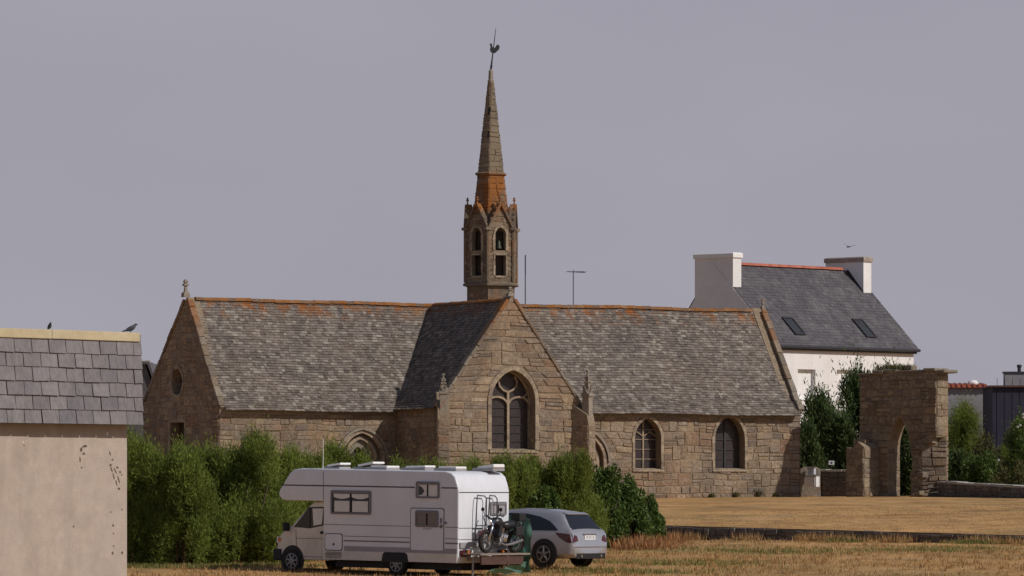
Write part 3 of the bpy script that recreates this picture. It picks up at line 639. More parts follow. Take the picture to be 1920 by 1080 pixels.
pts = [(-.16, .1), (-.13, .24), (-.17, .33), (-.13, .40), (-.06, .37), (-.05, .25), (.03, .16), (.10, .22), (.16, .33), (.26, .34), (.30, .24), (.27, .12), (.18, .03), (.08, -.06), (-.05, -.07), (-.13, .0)]
mb = MB(); cc = top + lean * .95; mb.plate(pts, [], lambda u_, v, d: cc + Vector((u_, .3 * u_ + d, v - .1)), -.035, .035); mb.build('cockerel', 'iron', vane, True)
# hand the largest visible stones to objects, the rest stays one mass
POOL.sort(key=lambda s: -s[0]); rest, rest_t = MB(), MB()
for i, (sc, vs, wl_) in enumerate(POOL):
    tw_ = wl_.name.split('.')[0] in ('spire', 'belfry_wall', 'tower')
    if i < 295: MBs = MB(); MBs.add(vs, STONE_F); MBs.build('stone', 'tower_block' if tw_ else 'stone_block', wl_, True, center=True, fix=False)
    else: (rest_t if tw_ else rest).add(vs, STONE_F)
rest.build('stonework', 'stone_mass', church, True, fix=False, kind='stuff')
rest_t.build('tower_stonework', 'tower_stone', church, True, fix=False, kind='stuff')

# ------------------------------------------------------------------ ruined arch
ph = R(-42); NRv = Vector((math.sin(ph), -math.cos(ph), 0)); UR = Vector((math.cos(ph), math.sin(ph), 0))
rc = P(1756, 930, 249); RW = 4.55; rA = rc - UR * RW; rA.z = 0
ruin = thing('ruined_arch', 'ruined freestanding stone wall with a tall broken pointed archway', 'ruin', (rc.x - 1.6, rc.y + 1.4, 0))
fr = Frame(rA, UR, NRv); RH = 5.85; arR = Arch(2.36, .66, -.5, 2.2, 3.75)
def ruin_hole(v):
    h = arR.span(.0)(v)
    if not h: return None
    return (h[0], h[1] + (.0 if v > 2.3 else .10 * math.sin(v * 5) + .08))
def ruin_cut(v): return (3.55 + .16 * math.sin(v * 6.5) + .1 * math.sin(v * 13), 9.) if v < 2.72 else None
L_ = [(arR.c - arR.hw(v), v) for v in [-.5, 2.2, 2.6, 3.0, 3.3, 3.55]]; R_ = [(ruin_hole(v)[1], v) for v in [3.55, 3.3, 3.0, 2.6, 2.3, 1.9, 1.6, 1.3, 1.1, .92, .7, -.5]]
topl = [(RW, RH - .1), (4.2, RH), (3.2, RH - .12), (2.0, RH - .02), (1.0, RH - .1), (0, RH - .22)]
mb = MB(); mb.plate([(0, -.5)] + [(L_[0][0] - .001, -.5)] + L_[1:] + [(arR.c, 3.75)] + R_ + [(3.56, -.5), (3.56, 2.7), (RW, 2.75)] + topl, [], fr, 0., -.88)
mb.prism([fr(3.555, -.5, -.02), fr(3.72, -.5, -.02), fr(RW - .02, -.5, -.70), fr(RW - .02, -.5, -.875), fr(3.555, -.5, -.875)], UP * 3.24)
body = mb.build('wall', 'mortar', ruin, True)
RP = []
RP += [(b, 'ruin_block') for b in lay(fr, -.4, RH - .2, lambda v: .0, lambda v: RW if v > 2.72 else 3.55 + .12 * math.sin(v * 6.5) + .08 * math.sin(v * 13), [ruin_hole], (.2, .42), (.3, .7), (.02, .07))]
fe2 = Frame(fr(RW, 0, 0), -NRv, UR)
RP += [(b, 'ruin_block') for b in lay(fe2, 2.75, RH - .15, lambda v: .0, lambda v: .88, (), (.25, .55), (.3, .7), (.02, .06))]
c0, c1 = fr(3.66, 0, .0), fr(RW, 0, -.70); cu_ = (c1 - c0).normalized(); cl_ = (c1 - c0).length; fch = Frame(c0, cu_, Vector((cu_.y, -cu_.x, 0)))
RP += [(b, 'ruin_block') for b in lay(fch, -.4, 2.7, lambda v: .0, lambda v: cl_ + .05, (), (.22, .5), (.3, .75), (.02, .14))]
RP += [(b, 'ruin_block') for b in lay(Frame(c1, -NRv, UR), -.4, 2.75, lambda v: .0, lambda v: .18, (), (.25, .5), (.3, .7), (.02, .05))]
fj = Frame(fr(arR.c - arR.a, 0, -.88), NRv, UR)
RP += [(b, 'ruin_block') for b in lay(fj, -.4, 2.2, lambda v: .0, lambda v: .88, (), (.3, .5), (.4, .9), (.01, .03))]
fb = Frame(fr(RW, 0, -.88), -UR, -NRv)
RPb = lay(fb, -.4, RH - .2, lambda v: 0, lambda v: RW, [lambda v: (lambda h: (RW - h[1], RW - h[0]) if h else None)(ruin_hole(v))], (.25, .4), (.35, .8))
mb = MB()                                                         # stub pier at the foot, broken top
pw, pd = 1.05, 1.15
f0 = Frame(fr(.1, 0, pd), UR, NRv); f1 = Frame(fr(.1 + pw, 0, pd), -NRv, UR); f2 = Frame(fr(.1, 0, 0), NRv, -UR)
mb.plate([(0, -.5), (pw, -.5), (pw, 2.3), (.7, 2.55), (.3, 2.2), (0, 1.9)], [], f0, 0, -pd); mb.build('stub_pier', 'mortar', ruin, True)
for f_, wd_, tp in ((f0, pw, lambda v: 0), (f1, pd, lambda v: 0), (f2, pd, lambda v: 0)):
    RP += [(b, 'ruin_block') for b in lay(f_, -.4, 2.25, lambda v: .0, lambda v, w_=wd_: w_, (), (.3, .5), (.35, .7), (.02, .05))]
for b, m in RP: q = MB(); q.add(b, STONE_F); q.build('stone', m, body, True, center=True, fix=False)
q = MB(); [q.add(b, STONE_F) for b in RPb]; q.build('stonework', 'stone_mass', ruin, True, fix=False, kind='stuff')
x = -.1
while x < RW:                                                      # capping slabs
    ln = rnd.uniform(.5, .95); zt = lerp_tab(x + ln / 2, [(p[0], p[1]) for p in reversed(topl)]); q = MB()
    M3 = Matrix((UR, -NRv, UP)).transposed() @ Matrix.Rotation(rnd.uniform(-.05, .05), 3, 'Y')
    q.box(fr(x + ln / 2, zt + .06, -.42), (ln - .02, 1.08 + rnd.uniform(-.1, .06), rnd.uniform(.12, .2)), M3); q.build('capping_slab', 'coping', ruin, True, bevel=.035, seg=1, center=True); x += ln
for (u_, v, d, s) in ((3.75, 2.55, -.1, .42), (3.6, 2.3, -.05, .38), (4.0, 2.62, -.2, .45), (3.7, 1.0, -.02, .4), (3.62, .1, .15, .35), (3.35, 0, .2, .28), (4.3, .05, -.2, .4), (2.7, RH + .16, -.4, .42), (.5, 2.5, .5, .5), (.75, 2.6, .75, .35)):
    q = MB(); q.box(fr(u_, v, d), (s * 1.3, s * .9, s * .62), Matrix((UR, -NRv, UP)).transposed() @ Matrix.Rotation(rnd.uniform(-.4, .4), 3, 'Z') @ Matrix.Rotation(rnd.uniform(-.25, .25), 3, 'Y')); q.build('broken_stone', 'ruin_block', ruin, True, bevel=.05, seg=2, center=True)

# ------------------------------------------------------------------ low walls beside the church
def rubble_wall(name, label, a, b, h, thick, zoff=.3, cap=None, size=((.16, .3), (.25, .55)), m='field_stone', cat='wall', capm='wall_cap', group=None):
    a, b = Vector(a), Vector(b); d = Vector((b.x - a.x, b.y - a.y, 0)); L = d.length; u_ = d.normalized(); n_ = Vector((u_.y, -u_.x, 0))
    z0 = lambda x: a.z + (b.z - a.z) * x / L; t = thing(name, label, cat, (a + b) / 2, 0, group); root = t
    slope = (b.z - a.z) / L; A0 = Vector((a.x, a.y, a.z)); V_ = UP; Us = (u_ + UP * slope)
    fn = lambda uu, vv, dd: A0 + Us * uu + UP * vv + n_ * dd
    mb = MB(); mb.loft([[fn(uu, -zoff, 0), fn(uu, h, -.03), fn(uu, h, -thick + .03), fn(uu, -zoff, -thick)] for uu in (0, L)]); core = mb.build('core', 'mortar', t, True)
    class Fs:
        pass
    def side(f_, ln):
        return lay(f_, -zoff, h, lambda v: .0, lambda v: ln, (), *size, (.02, .07), .014)
    bl = side(lambda uu, vv, dd=0.: fn(uu, vv, dd), L) + side(lambda uu, vv, dd=0.: A0 + (-n_) * (-thick + uu) + UP * vv - u_ * dd, thick)
    bl += side(lambda uu, vv, dd=0.: fn(L, vv, -uu) + u_ * dd, thick)
    if len(bl) > 300:
        ms = MB(); [ms.add(b_, STONE_F) for b_ in bl[300:]]; o = ms.build('stonework', 'stone_mass', t, True, fix=False, kind='stuff')
    for b_ in bl[:300]: q = MB(); q.add(b_, STONE_F); q.build('stone', m, core, True, center=True, fix=False)
    if cap:
        x = 0
        while x < L - .05:
            ln = min(L - x, rnd.uniform(*cap)); q = MB(); M3 = Matrix(((u_ + UP * slope).normalized(), -n_, UP)).transposed()
            q.box(fn(x + ln / 2, h + .05 + rnd.uniform(-.012, .012), -thick / 2), (ln - .015, thick + rnd.uniform(.04, .12), rnd.uniform(.08, .13)), M3); q.build('capping_stone', capm, t, True, bevel=.02, seg=1, center=True); x += ln
    return t
p0 = P(1502, 930, 257.5); p1 = P(1592, 930, 256)
rubble_wall('low_stone_wall', 'low rubble wall with pale capping between the chapel and the ruin', (p0.x, p0.y, -.05), (p1.x, p1.y, -.05), 1.22, .45, cap=(.5, .9))
p0 = P(1758, 931, 248); p1 = P(1990, 946, 236)
rubble_wall('boundary_wall', 'long low dark wall with a pale coping right of the ruin', (p0.x, p0.y, p0.z), (p1.x, p1.y, p1.z), .62, .5, cap=(.6, 1.1))
ta = TA + TD * -1.5; tb = TA + TD * 17
rubble_wall('terrace_wall', 'very low drystone retaining wall between the two dry fields', (ta.x, ta.y, z_top(ta.x, ta.y + .1) - .46), (tb.x, tb.y, z_top(tb.x, tb.y + .1) - .46), .44, .4, size=((.1, .2), (.18, .5)))
# utility boxes, small sign, post
def util_box(px, py, w, h, d, Y, label, m):
    c = P(px, py, Y); t = thing('utility_box', label, 'box', c, R(-30)); q = MB(); q.box((0, 0, h / 2), (w, d, h)); b = q.build('casing', m, t, bevel=.02)
    q = MB(); q.box((-.02, -d / 2 - .008, h / 2), (w * .82, .016, h * .8)); dd = q.build('door', m, t, bevel=.005, seg=1); q = MB(); q.box((w * .3, -d / 2 - .022, h / 2), (.03, .02, .06)); q.build('handle', 'dark_frame', dd)
    q = MB(); q.box((0, 0, h + .015), (w + .05, d + .05, .03)); q.build('lid', 'frame_grey', t)
util_box(1523, 913, .60, .52, .38, 256.1, 'larger white utility box on the low rubble wall, the lower one', 'box_white')
util_box(1522, 890, .36, .32, .2, 256.3, 'small grey utility box just above the larger white one', 'box_grey')
t = thing('stone_post', 'short dark stone pillar behind the white utility boxes', 'pillar', P(1519, 930, 256.75)); q = MB(); q.loft([[Vector((x * r, y * .14, z)) for x, y in ((-1, -1), (1, -1), (1, 1), (-1, 1))] for r, z in ((.5, -.2), (.48, 1.3), (.3, 1.4))]); q.build('shaft', 'grey_granite', t, bevel=.03)
c = P(1559, 870, 257.0); t = thing('small_sign', 'tiny pale sign plate on a stake above the low rubble wall', 'sign', (c.x, c.y, .0)); q = MB(); q.tube([(0, .02, -.2), (0, .02, c.z)], .02, 6); q.build('stake', 'old_wood', t)
q = MB(); q.box((0, 0, c.z + .06), (.27, .025, .2)); b = q.build('plate', 'box_grey', t, bevel=.01); q = MB(); q.lathe((0, -.013, c.z + .06), (0, -1, 0), [(.055, 0), (.055, .004)], 14); q.build('symbol', 'dark_frame', b)

# ------------------------------------------------------------------ white house
HTH = R(48); HU = Vector((math.cos(HTH), math.sin(HTH), 0)); HN = Vector((math.sin(HTH), -math.cos(HTH), 0))
E = P(1713, 654, 285); HE = E.z - .25; HW, HL, HR_ = 4.15, 11.7, E.z + 4.3
def Hp(s, q, z): return Vector((E.x, E.y, 0)) - HU * s + HN * q + UP * z     # s leftwards from the right end, q outwards
house = thing('white_house', 'white rendered house with dark slate roof and two chimneys behind the chapel', 'house', Hp(HL / 2, -HW, -.2))
ff = Frame(Hp(HL, 0, 0), HU, HN)
def rect_at(x0, x1, y0, y1): a, v1 = ff.uv(x0, y0); b, v0 = ff.uv(x1, y1); return Rect(a, b, v0, v1)
w1 = rect_at(1496, 1529, 692, 748); w2 = rect_at(1569, 1601, 693, 748); w3 = rect_at(1640, 1672, 694, 748)
mb = MB(); mb.plate([(0, -.6), (HL, -.6), (HL, HE), (0, HE)], [w.outline() for w in (w1, w2, w3)], ff, 0, -.4); mb.build('front_wall', 'white_render', house, True)
for w in (w1, w2, w3):
    a, b, c, d = w.b; q = MB(); q.plate([(a - .05, c - .05), (b + .05, c - .05), (b + .05, d + .05), (a - .05, d + .05)], [], ff, -.27, -.32); o = q.build('window', 'white_paint', house, True)
    q = MB(); ff.bar(q, [((a + b) / 2, c), ((a + b) / 2, d)], .02, -.275, -.262)
    for k in range(1, 8): ff.bar(q, [(a, c + (d - c) * k / 8), (b, c + (d - c) * k / 8)], .012, -.275, -.264)
    q.build('shutter_slats', 'white_render', o, True); q = MB(); q.box(ff((a + b) / 2, c - .05, -.08), (.0, 0, 0)); q = MB(); q.prism([ff(a - .08, c - .09, -.2), ff(a - .08, c - .09, .06), ff(a - .08, c - .02, .06), ff(a - .08, c + .01, -.2)], HU * (b - a + .16)); q.build('sill', 'white_paint', o, True)
HRI = HR_ - .02; HB = 3.1
for s, nm in ((0, 'gable_wall'), (HL, 'gable_wall')):
    q = MB(); sg = -1 if s == 0 else 1
    q.prism([Hp(s, -.41, -.6), Hp(s, -HW - HB, -.6), Hp(s, -HW - HB, HE + .2), Hp(s, -HW, HRI + (-.02 if s else -.1)), Hp(s, -.41, E.z + .64 + (-.02 if s else -.1))], HU * (.4 if s else -.4)); q.build(nm, 'white_render', house, True)
q = MB(); q.prism([Hp(.41, -HW - HB, -.6), Hp(HL - .41, -HW - HB, -.6), Hp(HL - .41, -HW - HB, HE), Hp(.41, -HW - HB, HE)], HN * .4); q.build('back_wall', 'white_render', house, True)
hs = math.hypot(HW + .25, HR_ - E.z + .0); hx_, hz_ = (HW + .25) / hs, (HR_ - E.z) / hs
q = MB(); q.loft([[Hp(s, .25, E.z - .03), Hp(s, -HW, HR_ - .03), Hp(s, -HW - HB - .2, E.z - .03), Hp(s, -HW - HB - .2, E.z - .15), Hp(s, -HW, HR_ - .18), Hp(s, .25, E.z - .15)] for s in (-.06, HL - .03)]); hr = q.build('roof', 'roof_deck', house, True)
hpt = lambda s, t: (Hp(t, -HW + s * hx_, HR_ - s * hz_), HN * hz_ + UP * hx_, None)
q = MB(); slates(q, hpt, int(hs / .23) + 1, .23, (.24, .34), lambda s: -.1, lambda s: HL - .02, (.006, .012), random.Random(3)); q.build('slates', 'house_slate', hr, True, fix=False, kind='stuff')
rr = MB(); rr.loft([[Vector((x, (.15 + (.02 if x > .1 else 0)) * math.cos(a), (.13 + (.02 if x > .1 else 0)) * math.sin(a))) for a in [math.pi * k / 5 for k in range(6)]] for x in (-.2, .11, .13, .21)])
rrm = bpy.data.meshes.new('ridge_tile'); rrm.from_pydata([tuple(v) for v in rr.v], [], rr.f); rrm.materials.append(MATS['ridge_red'])
a, b = Hp(HL - .7, -HW, HR_), Hp(.7, -HW, HR_); d = (b - a).normalized(); n = int((b - a).length / .4); rotm = Matrix((d, UP.cross(d), UP)).transposed().to_4x4()
for i in range(n):
    o = link('ridge_tile', rrm, None, hr); o.matrix_local = Matrix.Translation(a + d * (i + .5) * .4 + UP * -.01) @ rotm
q = MB(); q.tube([Hp(-.1, .33, E.z - .1), Hp(HL + .1, .33, E.z - .1)], .085, 8); q.build('gutter', 'dark_frame', house, True)
q = MB(); q.prism([Hp(-.02, .03, E.z - .28), Hp(-.02, .22, E.z - .28), Hp(-.02, .22, E.z - .16), Hp(-.02, .03, E.z - .16)], -HU * HL); q.build('fascia', 'dark_frame', house, True)
for s, top_, dirty in ((HL - .36, 12.72, 0), (.36, 12.86, 1)):       # gable chimneys
    q = MB(); ct = lambda z, e: [Hp(s + .34 + e, -HW - 1.3 - e, z), Hp(s - .34 - e, -HW - 1.3 - e, z), Hp(s - .34 - e, -HW + 1.3 + e, z), Hp(s + .34 + e, -HW + 1.3 + e, z)]
    q.loft([ct(10.2, .0), ct(top_ - .28, .0)]); ch = q.build('chimney', 'white_render', house, True)
    q = MB(); q.loft([ct(top_ - .28, .07), ct(top_ - .06, .07), ct(top_, .0)]); q.build('chimney_cap', 'chimney_dirt' if dirty else 'white_paint', ch, True, bevel=.02)
    q = MB(); q.prism([Hp(s - .36, -HW + 1.25, 10.86), Hp(s - .36, -HW + .05, HR_ - .02), Hp(s - .36, -HW + .05, HR_ + .28), Hp(s - .36, -HW + 1.3, 11.15)], HU * .68 * 0 + HU * -.02); 
    q = MB(); sd_ = (.355 if dirty else -.355); q.prism([Hp(s + sd_, -HW + .02, HR_ - .1), Hp(s + sd_, -HW + 1.31, HR_ - 1.42), Hp(s + sd_, -HW + 1.31, HR_ - 1.18), Hp(s + sd_, -HW + .25, HR_ + .02)], HU * (.012 if dirty else -.012)); q.build('slope_strip', 'dark_frame', ch, True)  # thin dark strip following the roof slope on the chimney side
rf = Frame(Hp(HL, -HW, HR_), HU, HN * hz_ + UP * hx_, UP * hz_ - HN * hx_)
for (x0, y0, x1, y1) in ((1463, 595, 1511, 631), (1596, 598, 1643, 636)):
    (a, v1), (b, v0) = rf.uv(x0, y0), rf.uv(x1, y1); cu = (a + b) / 2; cv = (v0 + v1) / 2; hw_, hh_ = .42, abs(v1 - v0) / 2 * .92
    out_ = [(cu - hw_, cv - hh_), (cu + hw_, cv - hh_), (cu + hw_, cv + hh_), (cu - hw_, cv + hh_)]; inn_ = [(cu - hw_ + .08, cv - hh_ + .1), (cu + hw_ - .08, cv - hh_ + .1), (cu + hw_ - .08, cv + hh_ - .1), (cu - hw_ + .08, cv + hh_ - .1)]
    q = MB(); q.plate(out_, [inn_], rf, .0, .11); o = q.build('skylight', 'dark_frame', hr, True); q = MB(); q.plate(inn_, [], rf, .02, .07); q.build('pane', 'skylight_glass', o, True)

# ------------------------------------------------------------------ other background buildings
def block(name, label, px0, px1, ytop, Y, depth, m, ridge=None, cat='building', hgt=None):
    a, b = P(px0, ytop, Y), P(px1, ytop, Y); w = b.x - a.x; t = thing(name, label, cat, (a.x, Y, 0)); z = a.z
    q = MB(); q.loft([[Vector((0, 0, zz)), Vector((w, 0, zz)), Vector((w, depth, zz)), Vector((0, depth, zz))] for zz in (-1.5, z)]); q.build('wall', m, t)
    return t, w, z
t, w, z = block('grey_outbuilding', 'grey rendered outbuilding with red roof tiles behind the ruin', 1740, 1861, 727, 300, 6, 'grey_wall')
q = MB(); q.loft([[Vector((-.2, -.25, zz)) + Vector(v) for zz, v in ((z, (x, 0, 0)), (z + .05, (x, 0, 0)), (z + 1.2 - 1.0, (x, 3.2, 0)), (z, (x, 6.4, 0)))] for x in (0, w + .2)]); rf_ = q.build('roof', 'ridge_red', t)
for i in range(int((w + .2) / .3)):
    q = MB(); q.tube([(-.1 + i * .3, -.3, z + .1), (-.1 + i * .3, 2.9, z + .24)], .11, 6); q.build('roof_tile', 'ridge_red', rf_, center=True)
q = MB(); q.lathe((2.6, .8, z + .2), (0, 0, 1), [(.28, 0), (.3, .1), (.2, .22), (.05, .26)], 12); q.build('roof_vent', 'white_paint', t)
t, w, z = block('blue_outbuilding', 'dark blue walled building at the right edge behind the shrubs', 1861, 1990, 726, 292, 6, 'blue_wall')
q = MB(); q.box((w / 2, 3, z + .05), (w + .3, 6.4, .1)); q.build('roof_edge', 'rack_brown', t)
for i in range(9): q = MB(); q.box((.25 + i * .42, -.012, z / 2), (.025, .024, z + 1)); q.build('cladding_strip', 'blue_wall', t)
q = MB(); q.box((1.55, 3, z + .45), (1.3, .7, .75)); ch = q.build('chimney', 'grey_wall', t, bevel=.02); q = MB(); q.box((1.55, 3, z + .87), (1.42, .82, .1)); q.build('chimney_cap', 'dark_frame', ch); q = MB(); q.lathe((1.75, 3, z + .9), (0, 0, 1), [(.1, 0), (.1, .25), (.14, .27), (.14, .38), (.05, .42)], 10); q.build('chimney_pot', 'dark_frame', ch)
a = P(225, 683, 275); t = thing('slate_cottage', 'dark slate roofed cottage just visible left of the chapel gable', 'house', (a.x, 275, 0))
q = MB(); q.prism([(0, 0, -1), (2.3, 0, -1), (2.3, 0, 3.9), (1.3, 0, a.z), (0, 0, a.z)], (0, 6, 0)); q.build('wall', 'house_slate', t)
q = MB(); q.prism([(-.5, -.2, a.z + .0), (1.42, -.2, a.z), (2.5, -.2, 3.75), (2.62, -.2, 3.8), (1.5, -.2, a.z + .14), (-.5, -.2, a.z + .14)], (0, 6.4, 0)); rf_ = q.build('roof', 'house_slate', t)
for i in range(6): q = MB(); q.tube([(-.4 + i * .33, 0, a.z + .12), (-.1 + i * .33, 0, a.z + .12)], .1, 6); q.build('ridge_tile', 'wall_cap', rf_, center=True)
# masts behind the church
a = P(985, 478, 268); t = thing('radio_mast', 'thin plain whip aerial standing beside the spire', 'antenna', (a.x, a.y, -.5)); q = MB(); q.tube([(0, 0, 0), (0, 0, a.z - .5)], [.05, .03], 8); q.build('mast', 'antenna_metal', t); q = MB(); q.tube([(0, 0, a.z - .6), (0, 0, a.z + .5)], .028, 6); q.build('tip', 'iron', t)
a = P(1075, 506, 268); t = thing('tv_antenna', 'television aerial on a thin mast above the chapel roof', 'antenna', (a.x, a.y, -.5)); q = MB(); q.tube([(0, 0, 0), (0, 0, a.z + .5)], [.04, .025], 8); q.build('mast', 'antenna_metal', t)
q = MB(); q.tube([(-.3, .2, a.z + .42), (.6, -.3, a.z + .36)], .022, 6)
bm_ = q.build('boom', 'antenna_metal', t)
for i in range(7): q = MB(); x = -.28 + i * .14; y = .2 - (x + .3) * .55; q.tube([(x - .1, y - .2, a.z + .41), (x + .1, y + .2, a.z + .41)], .01, 5); q.build('element', 'antenna_metal', bm_)

# ------------------------------------------------------------------ slate-hung shed at the left
BT = R(50); BU = Vector((math.cos(BT), math.sin(BT), 0)); BN = Vector((math.sin(BT), -math.cos(BT), 0))
K = P(238, 930, 88); BL = 6.5; zb, zt_ = P(0, 797, 88).z, P(0, 641, 88).z
fb_ = Frame(K - BU * BL, BU, BN)
shed = thing('rendered_shed', 'cream rendered building with slate-hung parapet and stained wall at left', 'building', (K - BU * BL / 2) + Vector((0, 0, z_low(K.x, 88))))
q = MB(); q.plate([(0, -3.2), (BL, -3.2), (BL, zb + .1), (0, zb + .1)], [], fb_, 0, -4.5); q.build('wall', 'shed_render', shed, True)
ov_ = .10; q = MB(); q.prism([fb_(-.2, zb, .235), fb_(-.2, zt_ + .02, .195), fb_(-.2, zt_ + .02, -4.7), fb_(-.2, zb, -4.7)], BU * (BL + .2 + ov_)); par_ = q.build('parapet_core', 'dark_frame', shed, True)
NROW = 6; ex = (zt_ - zb) / NROW; cw = .392
lean_ = .04 / (zt_ - zb)
for r_ in range(NROW):
    x = BL + ov_ + .01 - (.2 if r_ % 2 else .0); first = True; v0 = zb + .004 + r_ * ex; cells = []
    if r_ % 2: cells.append((BL + ov_ + .01 - .2, BL + ov_ + .01))
    while x > -.2: cells.append((x - cw, x)); x -= cw
    for (a, b) in cells:
        sag = rnd.uniform(-.004, .004) * (r_ > 0); tl_ = rnd.uniform(-.006, .006) * (r_ > 0); g = .006 + rnd.uniform(0, .004); hgt = ex * 1.22; k = lambda v, e: .235 - (v - zb) * lean_ + e
        th = rnd.uniform(.012, .02); pr = rnd.uniform(.0, .014)
        q = MB(); vv = [(a + g, v0 + sag - tl_), (b - g, v0 + sag + tl_), (b - g + tl_, v0 + hgt), (a + g + tl_, v0 + hgt)]
        q.add([fb_(u_, v, k(v, .028 + pr if i < 2 else .004)) for i, (u_, v) in enumerate(vv)] + [fb_(u_, v, k(v, .028 + pr + th if i < 2 else .004 + th)) for i, (u_, v) in enumerate(vv)], STONE_F + [(3, 2, 1, 0)])
        q.build('slate', 'shed_slate', shed, True, center=True)
x = BL + ov_ - .04; 
for ln in (2.05, 2.2, 2.6):
    q = MB(); M3 = Matrix((BU, -BN, UP)).transposed() @ Matrix.Rotation(rnd.uniform(-.006, .006), 3, 'Y'); q.box(fb_(x - ln / 2, zt_ + .075, .04), (ln - .006, .42, .15), M3); q.build('top_board', 'cream_board', shed, True, bevel=.012, center=True); x -= ln
q = MB(); q.box(fb_(BL + ov_ - .0, zt_ + .02, .05), (.03, .3, .2), Matrix((BU, -BN, UP)).transposed()); q.build('end_flashing', 'dark_frame', shed, True)
def scar(px, py, w, h, ang, m='scar'):
    n = 9; pl = []
    for i in range(n):
        a = 2 * math.pi * i / n; r_ = rnd.uniform(.55, 1.1); x, y = w / 2 * r_ * math.cos(a), h / 2 * r_ * math.sin(a); c_, s_ = math.cos(ang), math.sin(ang); pl.append(fb_.uv(px + x * c_ - y * s_, py + x * s_ + y * c_))
    q = MB(); q.plate(pl, [], fb_, .0, .004); q.build('plaster_scar', m, shed, True)
for (x, y, w, h, a) in ((158, 837, 15, 5, -.3), (152, 843, 5, 10, .2), (157, 850, 7, 6, 0), (150, 862, 3, 14, 0), (153, 877, 4, 4, 0), (207, 872, 5, 5, 0), (209, 880, 3, 12, -.4), (213, 893, 3, 16, -.35), (218, 905, 3, 14, -.3), (223, 916, 6, 6, 0), (216, 882, 2.5, 18, -.4), (222, 898, 2.5, 18, -.3), (220, 876, 6, 4, .8), (225, 885, 5, 4, .6), (228, 890, 3, 3, 0), (206, 850, 3, 10, -.4), (211, 862, 4, 5, 0), (212, 985, 4, 7, 0), (213, 1000, 3, 5, 0), (229, 1036, 4, 6, 0), (211, 1037, 4, 8, 0), (138, 987, 5, 4, 0), (213, 1024, 3, 4, 0), (229, 955, 3, 5, 0), (208, 960, 3, 3, 0), (45, 835, 3, 3, 0)): scar(x, y, w, h, a)
scar(201, 813, 3, 9, 0, 'white_paint'); scar(43, 829, 3, 3, 0, 'white_paint')
# ------------------------------------------------------------------ birds
def bird(name, label, p, s, ang, head_up=.5, cat='bird'):
    q = MB(); M3 = Matrix.Rotation(ang, 3, 'Z'); sp = [(-.24, 0, .03), (-.14, 0, .06), (-.06, 0, .09), (.02, 0, .12), (.08, 0, .16), (.115, 0, .205), (.14, 0, .225), (.165, 0, .222), (.20, 0, .215)]
    q.tube([Vector(p) + M3 @ (Vector(x) * s) for x in sp], [r * s for r in (.012, .025, .055, .068, .055, .034, .034, .02, .004)], 8)
    for sd in (-1, 1): q.tube([Vector(p) + M3 @ (Vector((.0, .02 * sd, .08)) * s), Vector(p) + M3 @ (Vector((.0, .02 * sd, 0)) * s)], .007 * s, 5)
    q.build(name, 'bird_dark', smooth=True, label=label, category=cat)
c = P(250, 628.5, 87.7); bird('perched_bird', 'small dark bird perched at the right end of the cream parapet board', fb_(BL + .05, zt_ + .15, .04), .62, R(20))
s_ = fb_.uv(91, 625)[0]; bird('perched_bird', 'small dark bird on the parapet board near the left edge', fb_(s_, zt_ + .15, .02), .5, R(-70))
c = P(1591, 463, 330); GS = .5; q = MB(); q.tube([c + GS * Vector((-.28, .3, .02)), c + GS * Vector((-.1, .1, .0)), c + GS * Vector((.12, -.1, .02)), c + GS * Vector((.26, -.25, .06))], [.01, .04, .035, .008], 8)
for pts_ in ([(0, 0, .03), (-.2, .05, .17), (-.5, .12, .36), (-.58, .2, .5)], [(0, 0, .03), (.25, -.05, .10), (.6, -.1, .14), (.85, -.12, .2)]):
    q.loft([[c + GS * Vector(x) + GS * Vector((.0, dy * (1 - i * .24), dz)) for dy, dz in ((-.14, 0), (0, .02), (.16, 0), (0, -.02))] for i, x in enumerate(pts_)])
q.build('flying_gull', 'bird_dark', smooth=True, label='gull gliding with raised wings above the white house', category='bird')

# ------------------------------------------------------------------ vegetation
def leaf_mesh(name, cen, dirs, ln, wd, m, seed):
    g = np.random.default_rng(seed); n = len(cen); rv = g.normal(size=(n, 3)); sd = np.cross(dirs, rv); sd /= np.linalg.norm(sd, axis=1, keepdims=True) + 1e-9
    ln = np.asarray(ln).reshape(-1, 1) * np.ones((n, 1)); wd = np.asarray(wd).reshape(-1, 1) * np.ones((n, 1))
    v = np.stack([cen - dirs * ln / 2, cen + sd * wd / 2 - dirs * ln * .05, cen + dirs * ln / 2, cen - sd * wd / 2 - dirs * ln * .05], 1).reshape(-1, 3)
    me = bpy.data.meshes.new(name); me.vertices.add(4 * n); me.vertices.foreach_set('co', v.ravel()); me.loops.add(4 * n); me.loops.foreach_set('vertex_index', np.arange(4 * n))
    me.polygons.add(n); me.polygons.foreach_set('loop_start', np.arange(0, 4 * n, 4)); me.update(calc_edges=True); me.materials.append(MATS[m]); return me
